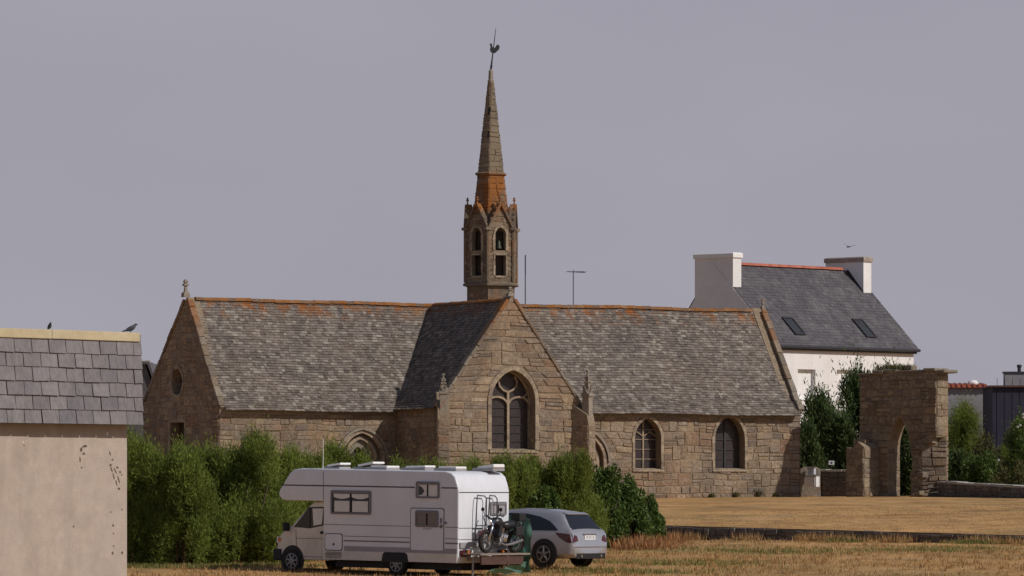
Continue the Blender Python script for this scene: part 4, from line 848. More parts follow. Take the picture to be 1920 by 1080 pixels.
def plume_bush(seed, m, n=40000, clumps=16, fuzz=1., low=9):
    """unit bush (radius 1, height 1): soft billows of fine upswept sprays"""
    g = np.random.default_rng(seed); th = g.uniform(0, 2 * np.pi, clumps); zz = g.uniform(.12, .80, clumps); zz[:4] = g.uniform(.66, .78, 4)
    rr = np.sqrt(g.uniform(.02, 1, clumps)) * .72 * np.sqrt(np.clip(1.15 - zz ** 2, .1, 1)); rr[:2] *= .4
    zz[-low:] = g.uniform(.03, .30, low); rr[-low:] = np.sqrt(g.uniform(.1, 1, low)) * .85
    cc = np.stack([rr * np.cos(th), rr * np.sin(th), zz], 1); cs = g.uniform(.24, .38, clumps); w = cs ** 2; k = g.choice(clumps, size=n, p=w / w.sum())
    ns = 420; sk = g.integers(ns, size=n); q = g.normal(size=(ns * clumps, 3)); q[:, 2] += .35; q /= np.linalg.norm(q, axis=1, keepdims=True); q = q[k * ns + sk]      # sprays: shared directions inside a clump
    r = g.uniform(.25, 1, n) ** .6 * cs[k]; r = r * (1 + .22 * fuzz * np.abs(g.normal(size=n)) * (g.random(n) < .3))
    p = cc[k] + q * r[:, None] * np.array([1, 1, .75]) + g.normal(size=(n, 3)) * .018; p[:, 2] += .10 * (r / cs[k]) ** 2 * cs[k]
    d = q * .55 + g.normal(size=(n, 3)) * .42 + np.array([0, 0, .6]); d /= np.linalg.norm(d, axis=1, keepdims=True)
    lo = p[:, 2] < .02; p[lo, 2] = g.uniform(.02, .4, lo.sum()); p[:, 2] /= np.quantile(p[:, 2], .992); return p, d
def leafy_bush(seed, n=9000, clumps=26):
    g = np.random.default_rng(seed); th = g.uniform(0, 2 * np.pi, clumps); u = g.uniform(.05, 1, clumps); rr = np.sqrt(1 - (u - .2).clip(0) ** 1.6) * g.uniform(.35, .8, clumps)
    cc = np.stack([rr * np.cos(th), rr * np.sin(th), u * .82], 1); k = g.integers(clumps, size=n); q = g.normal(size=(n, 3)); q /= np.linalg.norm(q, axis=1, keepdims=True); rad = g.uniform(.4, 1, n)[:, None] ** .5 * g.uniform(.16, .27, clumps)[k][:, None]
    p = cc[k] + q * rad; p[:, 2] = np.abs(p[:, 2]); d = q * .6 + g.normal(size=(n, 3)) * .6 + np.array([0, 0, .4]); d /= np.linalg.norm(d, axis=1, keepdims=True); return p, d
def bush(name, label, cat, px, ytop, Y, half, kind, seed, group=None, base=None, depth=1.0, k=1.):
    x = (px - CX) * Y / F; zb_ = gz(x, Y) - .1 if base is None else base; H = (HOR - ytop) * Y / F - zb_; r = half * Y / F
    t = thing(name, label, cat, (x, Y, zb_), rnd.uniform(0, 0), group); rg = np.random.default_rng(seed)
    if kind == 'leafy': p, d = leafy_bush(seed, int(14000 * k), 44); m, ln, wd = 'shrub_leaf', .14, .065
    elif kind == 'olive': p, d = leafy_bush(seed, int(5000 * k)); m, ln, wd = 'olive_leaf', .17, .06
    elif kind == 'conifer': p, d = plume_bush(seed, 'conifer_leaf', int(22000 * k), 20, 1.5); m, ln, wd = 'conifer_leaf', .26, .06
    else: p, d = plume_bush(seed, 'tamarisk', int(60000 * k), int(rg.integers(22, 28))); m, ln, wd = 'tamarisk', .14, .025
    p = p * np.array([r, r * depth, H * .97]); ln = ln * rg.uniform(.6, 1.3, len(p)); wd = wd * rg.uniform(.7, 1.3, len(p))
    link('crown', leaf_mesh('crown', p, d, ln, wd, m, seed), None, t)
    mb = MB()
    for i in range(6):
        a = i * 1.05 + seed; e = Vector((r * .5 * math.cos(a), r * .5 * math.sin(a) * depth, H * rnd.uniform(.5, .75))); mb.tube([Vector((e.x * .15, e.y * .15, -.1)), e * .5 + Vector((0, 0, H * .08)), e], [.06, .035, .012], 6)
    mb.build('trunk', 'bark', t, smooth=True); return t
HG = 'feathery bushes of the hedge'
hedge = [(262, 814, 160, 62, 'feathery green bush right beside the cream building'), (332, 834, 158.5, 60, 'feathery bush in front of the chapel west door'), (400, 836, 161, 58, 'feathery bush below the chapel corner'), (472, 811, 160, 68, 'tall bushy tamarisk left of the camper cab'), (545, 842, 163, 52, 'feathery bush behind the camper overcab'), (590, 856, 168, 42, 'low bush behind the front of the camper roof'),
         (628, 832, 170, 36, 'narrow bush reaching up at the chapel side door'), (690, 856, 171, 48, 'bush behind the middle of the camper roof'), (758, 864, 172, 50, 'bush below the shaded transept wall'), (825, 870, 173, 46, 'low bush below the left pinnacle'), (885, 864, 175, 46, 'bush in front of the transept gable, left half'), (940, 856, 176, 42, 'bush below the large traceried window'), (968, 864, 177, 38, 'low bush just behind the camper tail corner'), (1000, 858, 178, 40, 'bush above the roof of the silver car'), (1066, 848, 178, 52, 'tall feathery bush below the right pinnacle')]
for i, (px, yt, Y, hf, lb) in enumerate(hedge): bush('tamarisk_bush', lb, 'bush', px, yt + 4, Y, hf * 1.35, 'tam', 100 + i, HG, depth=1.2)
for i, (px, yt, Y, hf, lb) in enumerate([(1130, 872, 181, 44, 'dark leafy shrub behind the silver car'), (1172, 890, 184, 46, 'dark broadleaf shrub at the end of the hedge'), (1213, 928, 185.5, 36, 'small rounded shrub ending the hedge beside the dry field'), (1020, 905, 169, 40, 'low leafy shrub just above the car roof')]): bush('broadleaf_shrub', lb, 'shrub', px, yt, Y, hf * 1.3, 'leafy', 140 + i, 'broadleaf shrubs of the hedge')
for i, (px, yt, Y, hf, kd, lb) in enumerate([(1530, 735, 266, 44, 'conifer', 'dark evergreen bush beside the chapel corner'), (1572, 770, 264, 40, 'conifer', 'dark bush above the low rubble wall'), (1513, 790, 262, 34, 'conifer', 'low dark bush squeezed against the chapel east corner'), (1612, 688, 268, 44, 'conifer', 'tall evergreen rising behind the ruin left edge'), (1660, 694, 270, 46, 'conifer', 'evergreen showing through and above the ruined arch'), (1704, 735, 262, 46, 'conifer', 'dark bush seen behind the ruin archway'),
         (1798, 756, 264, 56, 'tam', 'tall green bush just right of the ruin'), (1850, 800, 260, 50, 'olive', 'olive brown shrub before the dark blue wall'), (1838, 838, 256, 40, 'leafy', 'pale leaved shrub above the boundary wall'), (1905, 790, 262, 46, 'tam', 'green bush at the right edge behind the wall'), (1900, 860, 253, 50, 'olive', 'low weedy shrub behind the right end of the boundary wall'), (1796, 850, 258, 40, 'conifer', 'dark low bush against the ruin right side'), (1955, 800, 258, 50, 'tam', 'bush cut off by the right edge')]):
    bush('evergreen_bush' if kd == 'conifer' else 'garden_shrub', lb, 'bush', px, yt, Y, hf * 1.25, kd, 170 + i, 'bushes behind the ruin', base=-.3, k=.9)
t = thing('flowering_shrub', 'shrub with white blossoms at the right edge', 'shrub', P(1918, 905, 257)); g_ = np.random.default_rng(5)
p_, d_ = leafy_bush(55, 2600); link('crown', leaf_mesh('crown', p_ * np.array([.7, .7, 3.6]), d_, .16, .06, 'shrub_leaf', 2), None, t)
for (px, py) in ((1918, 776), (1913, 797), (1908, 800), (1919, 782), (1850, 865), (1856, 852), (1872, 862), (1846, 858)):
    o_ = P(px, py, 256.3) - P(1918, 905, 257); q = MB()
    for k in range(6): a = k * 1.05; q.add([o_, o_ + Vector((.05 * math.cos(a), -.03, .05 * math.sin(a))), o_ + Vector((.07 * math.cos(a + .5), .0, .07 * math.sin(a + .5))), o_ + Vector((.05 * math.cos(a + 1), .03, .05 * math.sin(a + 1)))], [(0, 1, 2, 3)])
    q.build('blossom', 'petal', t, center=True, fix=False)
# plants growing on the ruin
for (u_, lb) in ((1.35, 'grassy weeds growing on the ruin top, left clump'), (2.15, 'grassy weeds growing on the ruin top, right clump')):
    p = fr(u_, RH - .05, -.45); g_ = np.random.default_rng(int(u_ * 10)); n = 500; cen = g_.normal(size=(n, 3)) * np.array([.3, .2, .08]) + np.array([0, 0, .2]); d = g_.normal(size=(n, 3)) * .4 + np.array([0, 0, 1]); d /= np.linalg.norm(d, axis=1, keepdims=True)
    link('wall_weeds', leaf_mesh('wall_weeds', cen, d, .3, .03, 'olive_leaf', 3), None, off=p, label=lb, category='weeds')
# grasses
for px, wlb in ((1333, 'small weed at the wall foot under the left edge of the last window'), (1378, 'small weed at the wall foot below the last window'), (1420, 'weed at the wall foot just right of the last window'), (1452, 'weed at the shaded foot of the chapel corner')):
    u_ = fs.uv(px, 925)[0]; p = fs(u_, 0, .12); p.z = gz(p.x, p.y) - .03; g_ = np.random.default_rng(px); n = 160; cen = g_.normal(size=(n, 3)) * np.array([.14, .06, .09]) + np.array([0, 0, .2]); d = g_.normal(size=(n, 3)) * .5 + np.array([0, 0, 1]); d /= np.linalg.norm(d, axis=1, keepdims=True)
    sc_ = {1333: .55, 1378: .7, 1420: 1., 1452: .5}[px]; link('wall_weed', leaf_mesh('wall_weed', cen * np.array([sc_, sc_, sc_]), d, .13, .03, 'olive_leaf', px), None, off=p, label=wlb, category='weeds', group='weeds at the chapel wall')
def blades(name, pts, hgt, wd, m, seed, lean=.35, label=None, cat=None):
    g = np.random.default_rng(seed); n = len(pts); d = g.normal(size=(n, 3)) * lean + np.array([0, 0, 1]); d /= np.linalg.norm(d, axis=1, keepdims=True); h = hgt * g.uniform(.4, 1.3, n)
    cen = np.asarray(pts) + d * h[:, None] * .42; o = link(name, leaf_mesh(name, cen, d, h, wd, m, seed), None, label=label, category=cat, kind='stuff'); return o
def scatter(n, f, seed):
    g = random.Random(seed); out = []
    while len(out) < n:
        p = f(g)
        if p: out.append(p)
    return out
def near(g):
    y = 138 + 58 * g.random() ** 1.3; x = g.uniform(-.085, .105) * y
    if (Vector((x, y)) - TA).dot(TN) > -.3: return None
    if math.sin(x * .8 + y * .5) + math.sin(x * .31 - y * .77) + g.uniform(-1.4, 1.4) < .1: return None
    return (x, y, z_low(x, y))
blades('dry_grass', scatter(42000, near, 1), .10, .02, 'dry_grass', 21, .6, 'dry straw-coloured grass covering the lower field', 'grass')
def tufts(g):
    r_ = random.Random(g.randrange(1500)); y = 140 + 52 * r_.random() ** 1.3; x = r_.uniform(-.08, .105) * y
    x += g.gauss(0, .09); y += g.gauss(0, .09)
    if (Vector((x, y)) - TA).dot(TN) > -.3: return None
    return (x, y, z_low(x, y))
blades('straw_tufts', scatter(30000, tufts, 8), .17, .018, 'dry_grass', 28, .45, 'straw tufts standing in the lower field', 'grass')
def far(g):
    e, d = g.uniform(-6, 32), g.uniform(.1, 62); p = TA + TD * e + TN * d
    if (Vector((p.x, p.y, 0)) - O).dot(N) < .1 and (Vector((p.x, p.y, 0)) - O).dot(U) < LEN: return None
    return (p.x, p.y, z_top(p.x, p.y))
blades('cut_grass', scatter(26000, far, 2), .055, .03, 'dry_grass', 22, .8, 'mown golden grass of the upper field', 'grass')
def edge(g):
    e, d = g.uniform(-1, 17), g.gauss(-.35, .22)
    if math.sin(e * 1.9) + math.sin(e * .83 + 1) + g.uniform(-1.2, 1.2) < .35 and abs(e - 7.5) > 1.2: return None
    p = TA + TD * e + TN * min(-.08, d); return (p.x, p.y, z_low(p.x, p.y))
blades('wall_weeds', scatter(3600, edge, 3), .34, .018, 'dry_grass', 23, .35, 'dry weeds growing along the terrace wall foot', 'weeds')
def brown(g):
    px, y = g.gauss(1200, 34), g.uniform(178, 192); x = (px - CX) * y / F
    if px < 1146 or (Vector((x, y)) - TA).dot(TN) > 0: return None
    return (x, y, z_low(x, y))
blades('brown_weeds', scatter(5200, brown, 4), .5, .028, 'weed_brown', 24, .8, 'reddish brown dead weeds between the car and the shrub', 'weeds')
def greeny(g):
    c = g.choice([(8.5, 176, 2.0, 2.2), (14, 178, 1.6, 2.0), (3.2, 152, 1.4, .9), (16.3, 186.5, .5, .5), (-10.6, 156.5, 1.3, .6), (-8.5, 156, 1.5, .6), (12.0, 190.2, .35, .4), (5, 160, 1.5, 2)])
    x, y = g.gauss(c[0], c[2]), g.gauss(c[1], c[3]); 
    if (Vector((x, y)) - TA).dot(TN) > -.1: return None
    return (x, y, z_low(x, y))
blades('green_grass', scatter(15000, greeny, 5), .15, .022, 'green_grass', 25, .5, 'patches of green grass in the dry lower field', 'grass')

# ------------------------------------------------------------------ vehicles
def wheel(par, x, y, z, r, wd, rim='rim_grey', spokes=5, side=1, name='wheel'):
    q = MB(); ax = (0, side, 0); q.lathe((x, y - side * wd, z), ax, [(r * .62, 0), (r * .93, .0), (r, wd * .2), (r, wd * .8), (r * .94, wd), (r * .66, wd * 1.0)], 28); w = q.build(name, 'tyre', par, smooth='auto')
    q = MB(); q.lathe((x, y, z), ax, [(r * .67, -.10), (r * .67, .002), (r * .60, .004), (r * .56, -.05), (r * .1, -.055)], 28)
    for k in range(spokes):
        a = 2 * math.pi * k / spokes + .3; q.tube([(x + r * .1 * math.cos(a), y - side * .012, z + r * .1 * math.sin(a)), (x + r * .62 * math.cos(a), y - side * .012, z + r * .62 * math.sin(a))], [r * .13, r * .09], 6)
    q.lathe((x, y - side * .02, z), ax, [(r * .17, 0), (r * .15, .03), (.01, .034)], 14); q.build('rim', rim, w, smooth='auto'); return w
# --- camper: local x forward from the tail, y to its left side, z up
rear = P(858, 1083, 149); ct_, st_ = .787, .617; fwd = Vector((-ct_, st_, 0)); CW, CL = 1.15, 6.8
ang = math.atan2(fwd.y, fwd.x); left_ = Vector((-math.sin(ang), math.cos(ang), 0)); org = rear - left_ * CW
camper = thing('camper_van', 'white overcab camper van parked in front of the hedge', 'camper', org, ang, None, -R(.85))
def side(u_, v, d): return Vector((u_, CW + d, v))
q = MB(); prof_ = [(0, .40), (0, 2.42), (.05, 2.6), (.14, 2.82), (.28, 2.93), (.5, 2.97), (5.75, 2.99), (6.05, 2.95), (6.2, 2.85), (6.5, 2.46), (6.6, 2.32), (6.6, 2.2), (6.5, 2.09), (6.35, 2.06), (4.93, 2.06), (4.93, .40)]
q.prism([(x, CW, z) for x, z in prof_], (0, -2 * CW, 0)); body = q.build('body', 'camper_white', camper, bevel=.045, seg=3, smooth='auto')
q = MB(); q.prism([(x, .99, z) for x, z in [(4.85, .36), (4.85, 2.07), (5.42, 2.03), (5.58, 1.93), (6.22, 1.36), (6.5, 1.22), (6.72, 1.02), (6.80, .72), (6.80, .36)]], (0, -1.98, 0)); cab = q.build('cab', 'camper_cream', camper, bevel=.06, seg=3, smooth='auto')
q = MB(); q.plate([(6.16, 1.30), (5.60, 1.88), (5.00, 1.90), (5.06, 1.36), (5.55, 1.27)], [], lambda u_, v, d: Vector((u_, .99 + d, v)), .0, .006); cw_ = q.build('cab_window', 'window_dark', cab)
q = MB(); q.plate([(5.42, 1.35), (5.46, 1.84), (5.06, 1.85), (5.11, 1.40)], [], lambda u_, v, d: Vector((u_, .99 + d, v)), .0, .010); q.build('sunblind', 'curtain', cw_)
q = MB(); q.box((5.55, .999, 1.57), (.035, .012, .6)); q.build('window_pillar', 'plastic_black', cw_)
q = MB(); q.prism([(5.62, .88, 1.90), (6.20, .88, 1.385), (6.214, .88, 1.40), (5.634, .88, 1.915)], (0, -1.76, 0)); q.build('windscreen', 'window_dark', cab)
q = MB(); q.box((6.76, 0, .5), (.32, 2.04, .34)); q.build('bumper', 'plastic_black', camper, bevel=.05)
q = MB(); q.box((6.76, .86, .92), (.08, .28, .2)); q.build('headlight', 'lamp_clear', cab, bevel=.02); q = MB(); q.box((6.70, .985, .93), (.12, .03, .12)); q.build('indicator', 'lamp_orange', cab, bevel=.01)
q = MB(); q.box((6.36, 1.10, 1.30), (.10, .20, .24)); q.tube([(6.3, .98, 1.25), (6.35, 1.08, 1.27)], .02, 6); q.build('wing_mirror', 'plastic_black', cab, bevel=.03)
def seam(par, pts, w=.018, y=None, m='seam', name='seam', d=.006):
    mb = MB(); k = len(pts); Y0 = CW if y is None else y
    f_ = Frame((0, Y0, 0), (1, 0, 0), (0, 1, 0)); f_.bar(mb, pts, w, -.01, d); return mb.build(name, m, par)
seam(cab, [(4.98, .45), (5.0, 1.95)], .014, .99); seam(cab, [(5.05, .46), (5.95, .46), (6.05, .62), (6.08, 1.22)], .014, .99); seam(cab, [(5.0, .98), (6.1, .98)], .01, .99); seam(cab, [(5.02, 1.16), (5.16, 1.16)], .07, .99, 'plastic_black', 'door_handle', .02)
for x, z, rr in ((6.2, .33, .42),):
    q = MB(); q.lathe((x, .97, z + .03), (0, 1, 0), [(rr, 0), (rr, .026)], 30); q.build('wheel_arch', 'plastic_black', cab)
wheel(camper, 6.2, 1.03, .33, .33, .2, spokes=7); wheel(camper, 6.2, -1.03, .33, .33, .2, spokes=7, side=-1)
q = MB(); q.plate([(1.78, .38), (2.76, .38), (2.72, .60), (2.62, .68), (1.92, .68), (1.82, .6)], [], side, .0, .006); q.build('wheel_arch', 'plastic_black', body)
wheel(camper, 2.27, 1.10, .33, .33, .2, spokes=7); wheel(camper, 2.27, -1.10, .33, .33, .2, spokes=7, side=-1)
q = MB(); q.box((2.4, 0, .30), (4.6, 1.7, .22)); q.build('chassis', 'plastic_black', camper)
# trims on the side
for (x0, x1, z, w, m) in ((.05, .62, 2.50, .035, 'seam'), (1.58, 6.52, 2.50, .035, 'seam'), (1.74, 4.9, 1.40, .014, 'seam'), (.0, .46, 1.40, .014, 'seam'), (1.74, 4.16, 1.08, .014, 'seam'), (0, .46, 1.08, .014, 'seam'), (1.74, 4.16, .95, .04, 'frame_grey'), (0, .46, .95, .04, 'frame_grey')):
    seam(body, [(x0, z), (x1, z)], w, None, m, 'trim_strip')
seam(body, [(4.93, 2.1), (4.95, 2.9)], .014)
q = MB(); q.plate([(0.03, .66), (4.14, .66), (4.14, .80), (0.03, .80)], [], side, .0, .009); q.build('skirt_band', 'camper_grey', body)
q = MB(); q.plate([(0.03, .405), (1.76, .405), (1.80, .6), (1.9, .655), (0.03, .655)], [], side, .0, .012); q.build('skirt', 'camper_cream', body)
q = MB(); q.plate([(2.78, .405), (4.9, .405), (4.9, .655), (2.64, .655), (2.74, .6)], [], side, .0, .012); q.build('skirt', 'camper_cream', body)
def rrect(x0, x1, z0, z1, r=.07, n=4):
    o = []
    for cx, cz, a0 in ((x1 - r, z1 - r, 0), (x0 + r, z1 - r, 90), (x0 + r, z0 + r, 180), (x1 - r, z0 + r, 270)): o += [(cx + r * math.cos(R(a0 + 90 * i / n)), cz + r * math.sin(R(a0 + 90 * i / n))) for i in range(n + 1)]
    return o
def panel(par, name, x0, x1, z0, z1, f_=side, m='camper_white', edge=.022, d=.012):
    q = MB(); q.plate(rrect(x0, x1, z0, z1), [rrect(x0 + edge, x1 - edge, z0 + edge, z1 - edge)], f_, .0, d * .7); o = q.build(name, 'seam', par); q = MB(); q.plate(rrect(x0 + edge, x1 - edge, z0 + edge, z1 - edge), [], f_, .0, d); q.build(name + '_skin', m, o); return o
def glazed(par, x0, x1, z0, z1, m='window_dark', f_=side, curtain=0, split=True):
    q = MB(); e = .055; q.plate(rrect(x0, x1, z0, z1, .05), [rrect(x0 + e, x1 - e, z0 + e, z1 - e * 1.6, .03)], f_, .0, .035); o = q.build('window', 'frame_grey', par)
    q = MB(); q.plate(rrect(x0 + e, x1 - e, z0 + e, z1 - e * 1.6, .03), [], f_, .0, .012); q.build('pane', m, o)
    mb = MB(); xm = (x0 + x1) / 2
    if split: mb.plate([(xm - .02, z0 + e), (xm + .02, z0 + e), (xm + .02, z1 - e), (xm - .02, z1 - e)], [], f_, .01, .03); mb.build('mullion', 'plastic_black', o)
    return o, e, xm
o, e, xm = glazed(body, 3.16, 4.64, 1.70, 2.38)
mb = MB()
for (a, b) in ((3.16 + .11, xm - .05), (xm + .05, 4.64 - .13)):
    n = 8; xs_ = [a + (b - a) * i / (2 * n) for i in range(2 * n + 1)]
    for i in range(2 * n): mb.add([side(xs_[i], 1.77, .014 + .016 * (i % 2)), side(xs_[i + 1], 1.77, .014 + .016 * ((i + 1) % 2)), side(xs_[i + 1], 2.08, .014 + .016 * ((i + 1) % 2)), side(xs_[i], 2.08, .014 + .016 * (i % 2))], [(0, 1, 2, 3)])
mb.build('curtain', 'curtain', o, fix=False)
mb = MB()
for (a, b, s) in ((3.16 + .09, xm - .04, 1), (xm + .04, 4.64 - .11, -1)):
    pts_ = [(a, 2.28), (b, 2.28)] + [(b + (a - b) * i / 8, 2.19 - .055 * math.sin(math.pi * (i / 8))) for i in range(9)]
    mb.plate(pts_, [], side, .014, .026)
mb.build('pelmet', 'curtain', o)
glazed(body, .68, 1.52, 2.20, 2.67, 'curtain'); q = MB(); q.plate([(1.44, 2.28), (1.30, 2.30), (1.22, 2.40), (1.30, 2.50), (1.44, 2.56)], [], side, .012, .02); q.build('tied_curtain', 'window_dark', body)
dr = panel(body, 'entrance_door', .50, 1.72, .72, 1.93); q = MB()
o_, _, _ = glazed(dr, .70, 1.52, 1.39, 1.86, 'window_tan', lambda u_, v, d: side(u_, v, d + .012))
q = MB(); q.lathe(side(.60, 1.42, .012), (0, 1, 0), [(.055, 0), (.05, .03), (.01, .034)], 14); q.box(side(.60, 1.58, .025), (.05, .03, .14)); q.box(side(.46, 1.52, .02), (.1, .03, .06)); q.build('lock', 'frame_grey', dr)
for i in range(5): q = MB(); q.box(side(.98 + i * .06, 1.345 - .012 * (i % 2), .013), (.03, .006, .035)); q.build('badge_mark', 'frame_grey', dr)
ht = panel(body, 'service_hatch', 4.2, 4.86, .66, 1.15); panel(body, 'service_hatch', 4.2, 4.86, .41, .655, m='camper_cream'); q = MB(); q.lathe(side(4.52, .84, .012), (0, 1, 0), [(.035, 0), (.03, .012)], 12); q.build('lock', 'plastic_black', ht)
# roof fittings
for (x, y, l, w, h, tilt_) in ((4.95, .55, .62, .5, .08, 8), (3.80, .5, .72, .55, .11, 9), (3.2, .6, .75, .6, .045, 0), (2.15, .3, .9, .5, .055, 2), (.95, .35, .8, .5, .05, 0), (.1, .0, .1, .1, .02, 0)):
    if l < .2: continue
    q = MB(); q.box((x, y, 2.99 + .02), (l, w, .07)); b_ = q.build('roof_vent', 'camper_grey', camper, bevel=.02); q = MB(); q.box((x - .08, y, 3.02 + h), (l * .8, w * .95, .06), Matrix.Rotation(R(tilt_), 3, 'Y')); q.build('vent_lid', 'white_paint', b_, bevel=.02)
q = MB(); q.box((.45, -.75, 3.02), (.75, .55, .08)); b_ = q.build('roof_vent', 'camper_grey', camper, bevel=.02); q = MB(); q.box((.36, -.75, 3.09), (.6, .5, .1), Matrix.Rotation(R(8), 3, 'Y')); q.build('vent_lid', 'white_paint', b_, bevel=.025)
q = MB(); q.tube([(5.02, 1.08, 2.86), (5.02, 1.08, 3.86)], [.012, .006], 6); q.build('aerial', 'white_paint', camper)
# tail
def tail(u_, v, d): return Vector((-d, u_, v))          # u = y
ft_ = Frame((0, 0, 0), (0, 1, 0), (-1, 0, 0))
def tail_strip(pts, w, m='seam', d=.006, name='trim_strip'): mb = MB(); ft_.bar(mb, pts, w, -.01, d); return mb.build(name, m, body)
tail_strip([(1.12, 2.38), (-1.12, 2.38)], .025); tail_strip([(1.12, 1.38), (-1.12, 1.38)], .016); tail_strip([(1.12, 1.06), (-1.12, 1.06)], .016)
glazed(body, -1.0, -.26, 1.74, 2.12, 'camper_grey', tail)
q = MB(); q.box((-.03, 0, .9), (.05, 2.2, .16)); q.build('tail_panel', 'camper_grey', body, bevel=.01)
for s in (1, -1):
    q = MB(); q.box((-.035, s * .86, .68), (.07, .46, .17)); o = q.build('tail_lamp', 'lamp_red', body, bevel=.02); q = MB(); q.box((-.074, s * .78, .68), (.01, .14, .13)); q.build('indicator', 'lamp_orange', o); q = MB(); q.box((-.02, s * .92, .5), (.05, .38, .17)); q.build('tail_corner', 'camper_cream', body, bevel=.02)
def rail(pts, r=.018, name='ladder_rail', par=body, m='ladder_tube'): q = MB(); q.tube(pts, r, 7); return q.build(name, m, par, smooth=True)
for (ya, yb, zb_) in ((.46, .04, .92), (-.10, -.44, 1.2)):
    rail([(-.10, ya + .05, zb_), (-.12, ya + .03, 1.9), (-.12, ya, 2.24), (-.10, ya - .03, 2.30), (-.10, yb + .06, 2.28), (-.12, yb, 2.2), (-.12, yb, zb_)])
for z in (1.05, 1.45): rail([(-.12, .5, z), (-.12, .04, z)], name='ladder_rung')
rail([(-.1, -.05, 1.62), (-.45, -.3, 1.55), (-.5, -1.0, 1.52)], .02, 'bike_arm'); rail([(-.1, .02, 1.75), (-.32, -.4, 1.45), (-.5, -.9, 1.2)], .02, 'bike_arm')
# --- carrier platform behind the tail
carrier = body
q = MB(); q.box((-.46, -.02, .66), (.64, 2.25, .05)); q.build('carrier_platform', 'rack_steel', camper, bevel=.01)
q = MB(); q.box((-.70, .05, .49), (.06, 1.9, .24)); q.build('carrier_board', 'rack_brown', camper, bevel=.01)
for y in (.75, -.6): q = MB(); q.box((-.3, y, .52), (.8, .08, .1)); q.build('carrier_arm', 'rack_steel', camper)
for y in (.98,): q = MB(); q.tube([(-.42, y, .60), (-.40, y, .06)], .03, 6); q.build('support_leg', 'tube_grey', camper)
# --- motorcycle across the carrier
mo = Vector((-.52, -.12, .69)); moto = thing('motorcycle', 'black motorcycle strapped on the carrier behind the camper', 'motorcycle')
moto.matrix_basis = Matrix.Translation(org) @ Matrix.Rotation(ang, 4, 'Z') @ Matrix.Rotation(-R(.85), 4, 'Y') @ Matrix.Translation(mo) @ Matrix.Rotation(R(90), 4, 'Z')
# local: x forward (towards the camper's left), y towards the camper tail? z up
def mwheel(x):
    q = MB(); n = 26; r0, r1 = .27, .055; q.loft([[Vector((x + (r0 + r1 * math.cos(b)) * math.cos(a), r1 * math.sin(b), .325 + (r0 + r1 * math.cos(b)) * math.sin(a))) for b in [2 * math.pi * k / 8 for k in range(8)]] for a in [2 * math.pi * i / n for i in range(n + 1)]], cap=False); w = q.build('wheel', 'tyre', moto, smooth=True)
    q = MB(); q.tube([Vector((x + .22 * math.cos(2 * math.pi * i / 20), 0, .325 + .22 * math.sin(2 * math.pi * i / 20))) for i in range(21)], .014, 6)
    for i in range(10): a = 2 * math.pi * i / 10; q.tube([(x, .03 * (-1) ** i, .325), (x + .22 * math.cos(a), 0, .325 + .22 * math.sin(a))], .006, 4)
    q.lathe((x, -.06, .325), (0, 1, 0), [(.05, 0), (.07, .03), (.05, .12)], 12); q.build('rim', 'rim_grey', w, smooth='auto')
mwheel(.66); mwheel(-.64)
for s in (-.09, .09): q = MB(); q.tube([(.66, s, .325), (.42, s, .93)], .028, 8); q.build('fork', 'chrome', moto, smooth=True)
q = MB(); q.tube([(.40, 0, .9), (.05, 0, .72), (-.3, 0, .74), (-.62, 0, .78)], .03, 8); q.tube([(.40, 0, .85), (.25, 0, .35), (-.2, 0, .28), (-.3, 0, .7)], .028, 8); q.tube([(-.25, .09, .32), (-.64, .09, .325)], .026, 6); q.tube([(-.25, -.09, .32), (-.64, -.09, .325)], .026, 6); q.build('frame', 'moto_black', moto, smooth=True)
q = MB(); q.box((.06, 0, .42), (.34, .3, .24)); eb = q.build('engine', 'rim_grey', moto, bevel=.04); q = MB()
for i in range(5): q.box((.10, 0, .56 + i * .032), (.22, .24, .016))
q.build('cooling_fins', 'chrome', eb); 
for s in (-1, 1): q = MB(); q.lathe((.02, s * .15, .42), (0, s, 0), [(.1, 0), (.09, .03), (.03, .04)], 16); q.build('engine_cover', 'chrome', eb, smooth='auto')
q = MB(); q.tube([(.40, 0, .82), (.28, 0, .87), (.1, 0, .86), (-.08, 0, .79)], [.06, .135, .14, .06], 12); q.build('fuel_tank', 'moto_black', moto, smooth=True)
q = MB(); q.tube([(-.04, 0, .80), (-.22, 0, .77), (-.45, 0, .81), (-.7, 0, .85)], [.06, .12, .12, .05], 10); q.build('seat', 'moto_black', moto, smooth=True)
q = MB(); q.tube([(.34, .36, 1.02), (.38, .25, 1.06), (.42, .1, .97), (.42, -.1, .97), (.38, -.25, 1.06), (.34, -.36, 1.02)], .016, 6); hb = q.build('handlebar', 'iron', moto, smooth=True)
for s in (-1, 1): q = MB(); q.tube([(.38, s * .27, 1.05), (.42, s * .32, 1.2)], .008, 5); q.lathe((.42, s * .32, 1.22), (1, 0, 0), [(.02, -.02), (.06, 0), (.055, .015)], 12); q.build('mirror', 'plastic_black', hb)
q = MB(); q.lathe((.50, 0, .86), (1, 0, 0), [(.03, -.1), (.085, -.03), (.095, .03), (.085, .05)], 16); q.build('headlight', 'chrome', moto, smooth='auto')
for s in (1, -1): q = MB(); q.box((-.52, s * .22, .62), (.34, .13, .26)); q.build('pannier', 'moto_black', moto, bevel=.03)
q = MB(); q.box((.28, 0, .62), (.12, .46, .34), Matrix.Rotation(R(-15), 3, 'Y')); q.build('leg_shield', 'plastic_black', moto, bevel=.03)
q = MB(); q.box((-.78, 0, 1.0), (.3, .34, .24)); q.build('top_case', 'plastic_black', moto, bevel=.04)
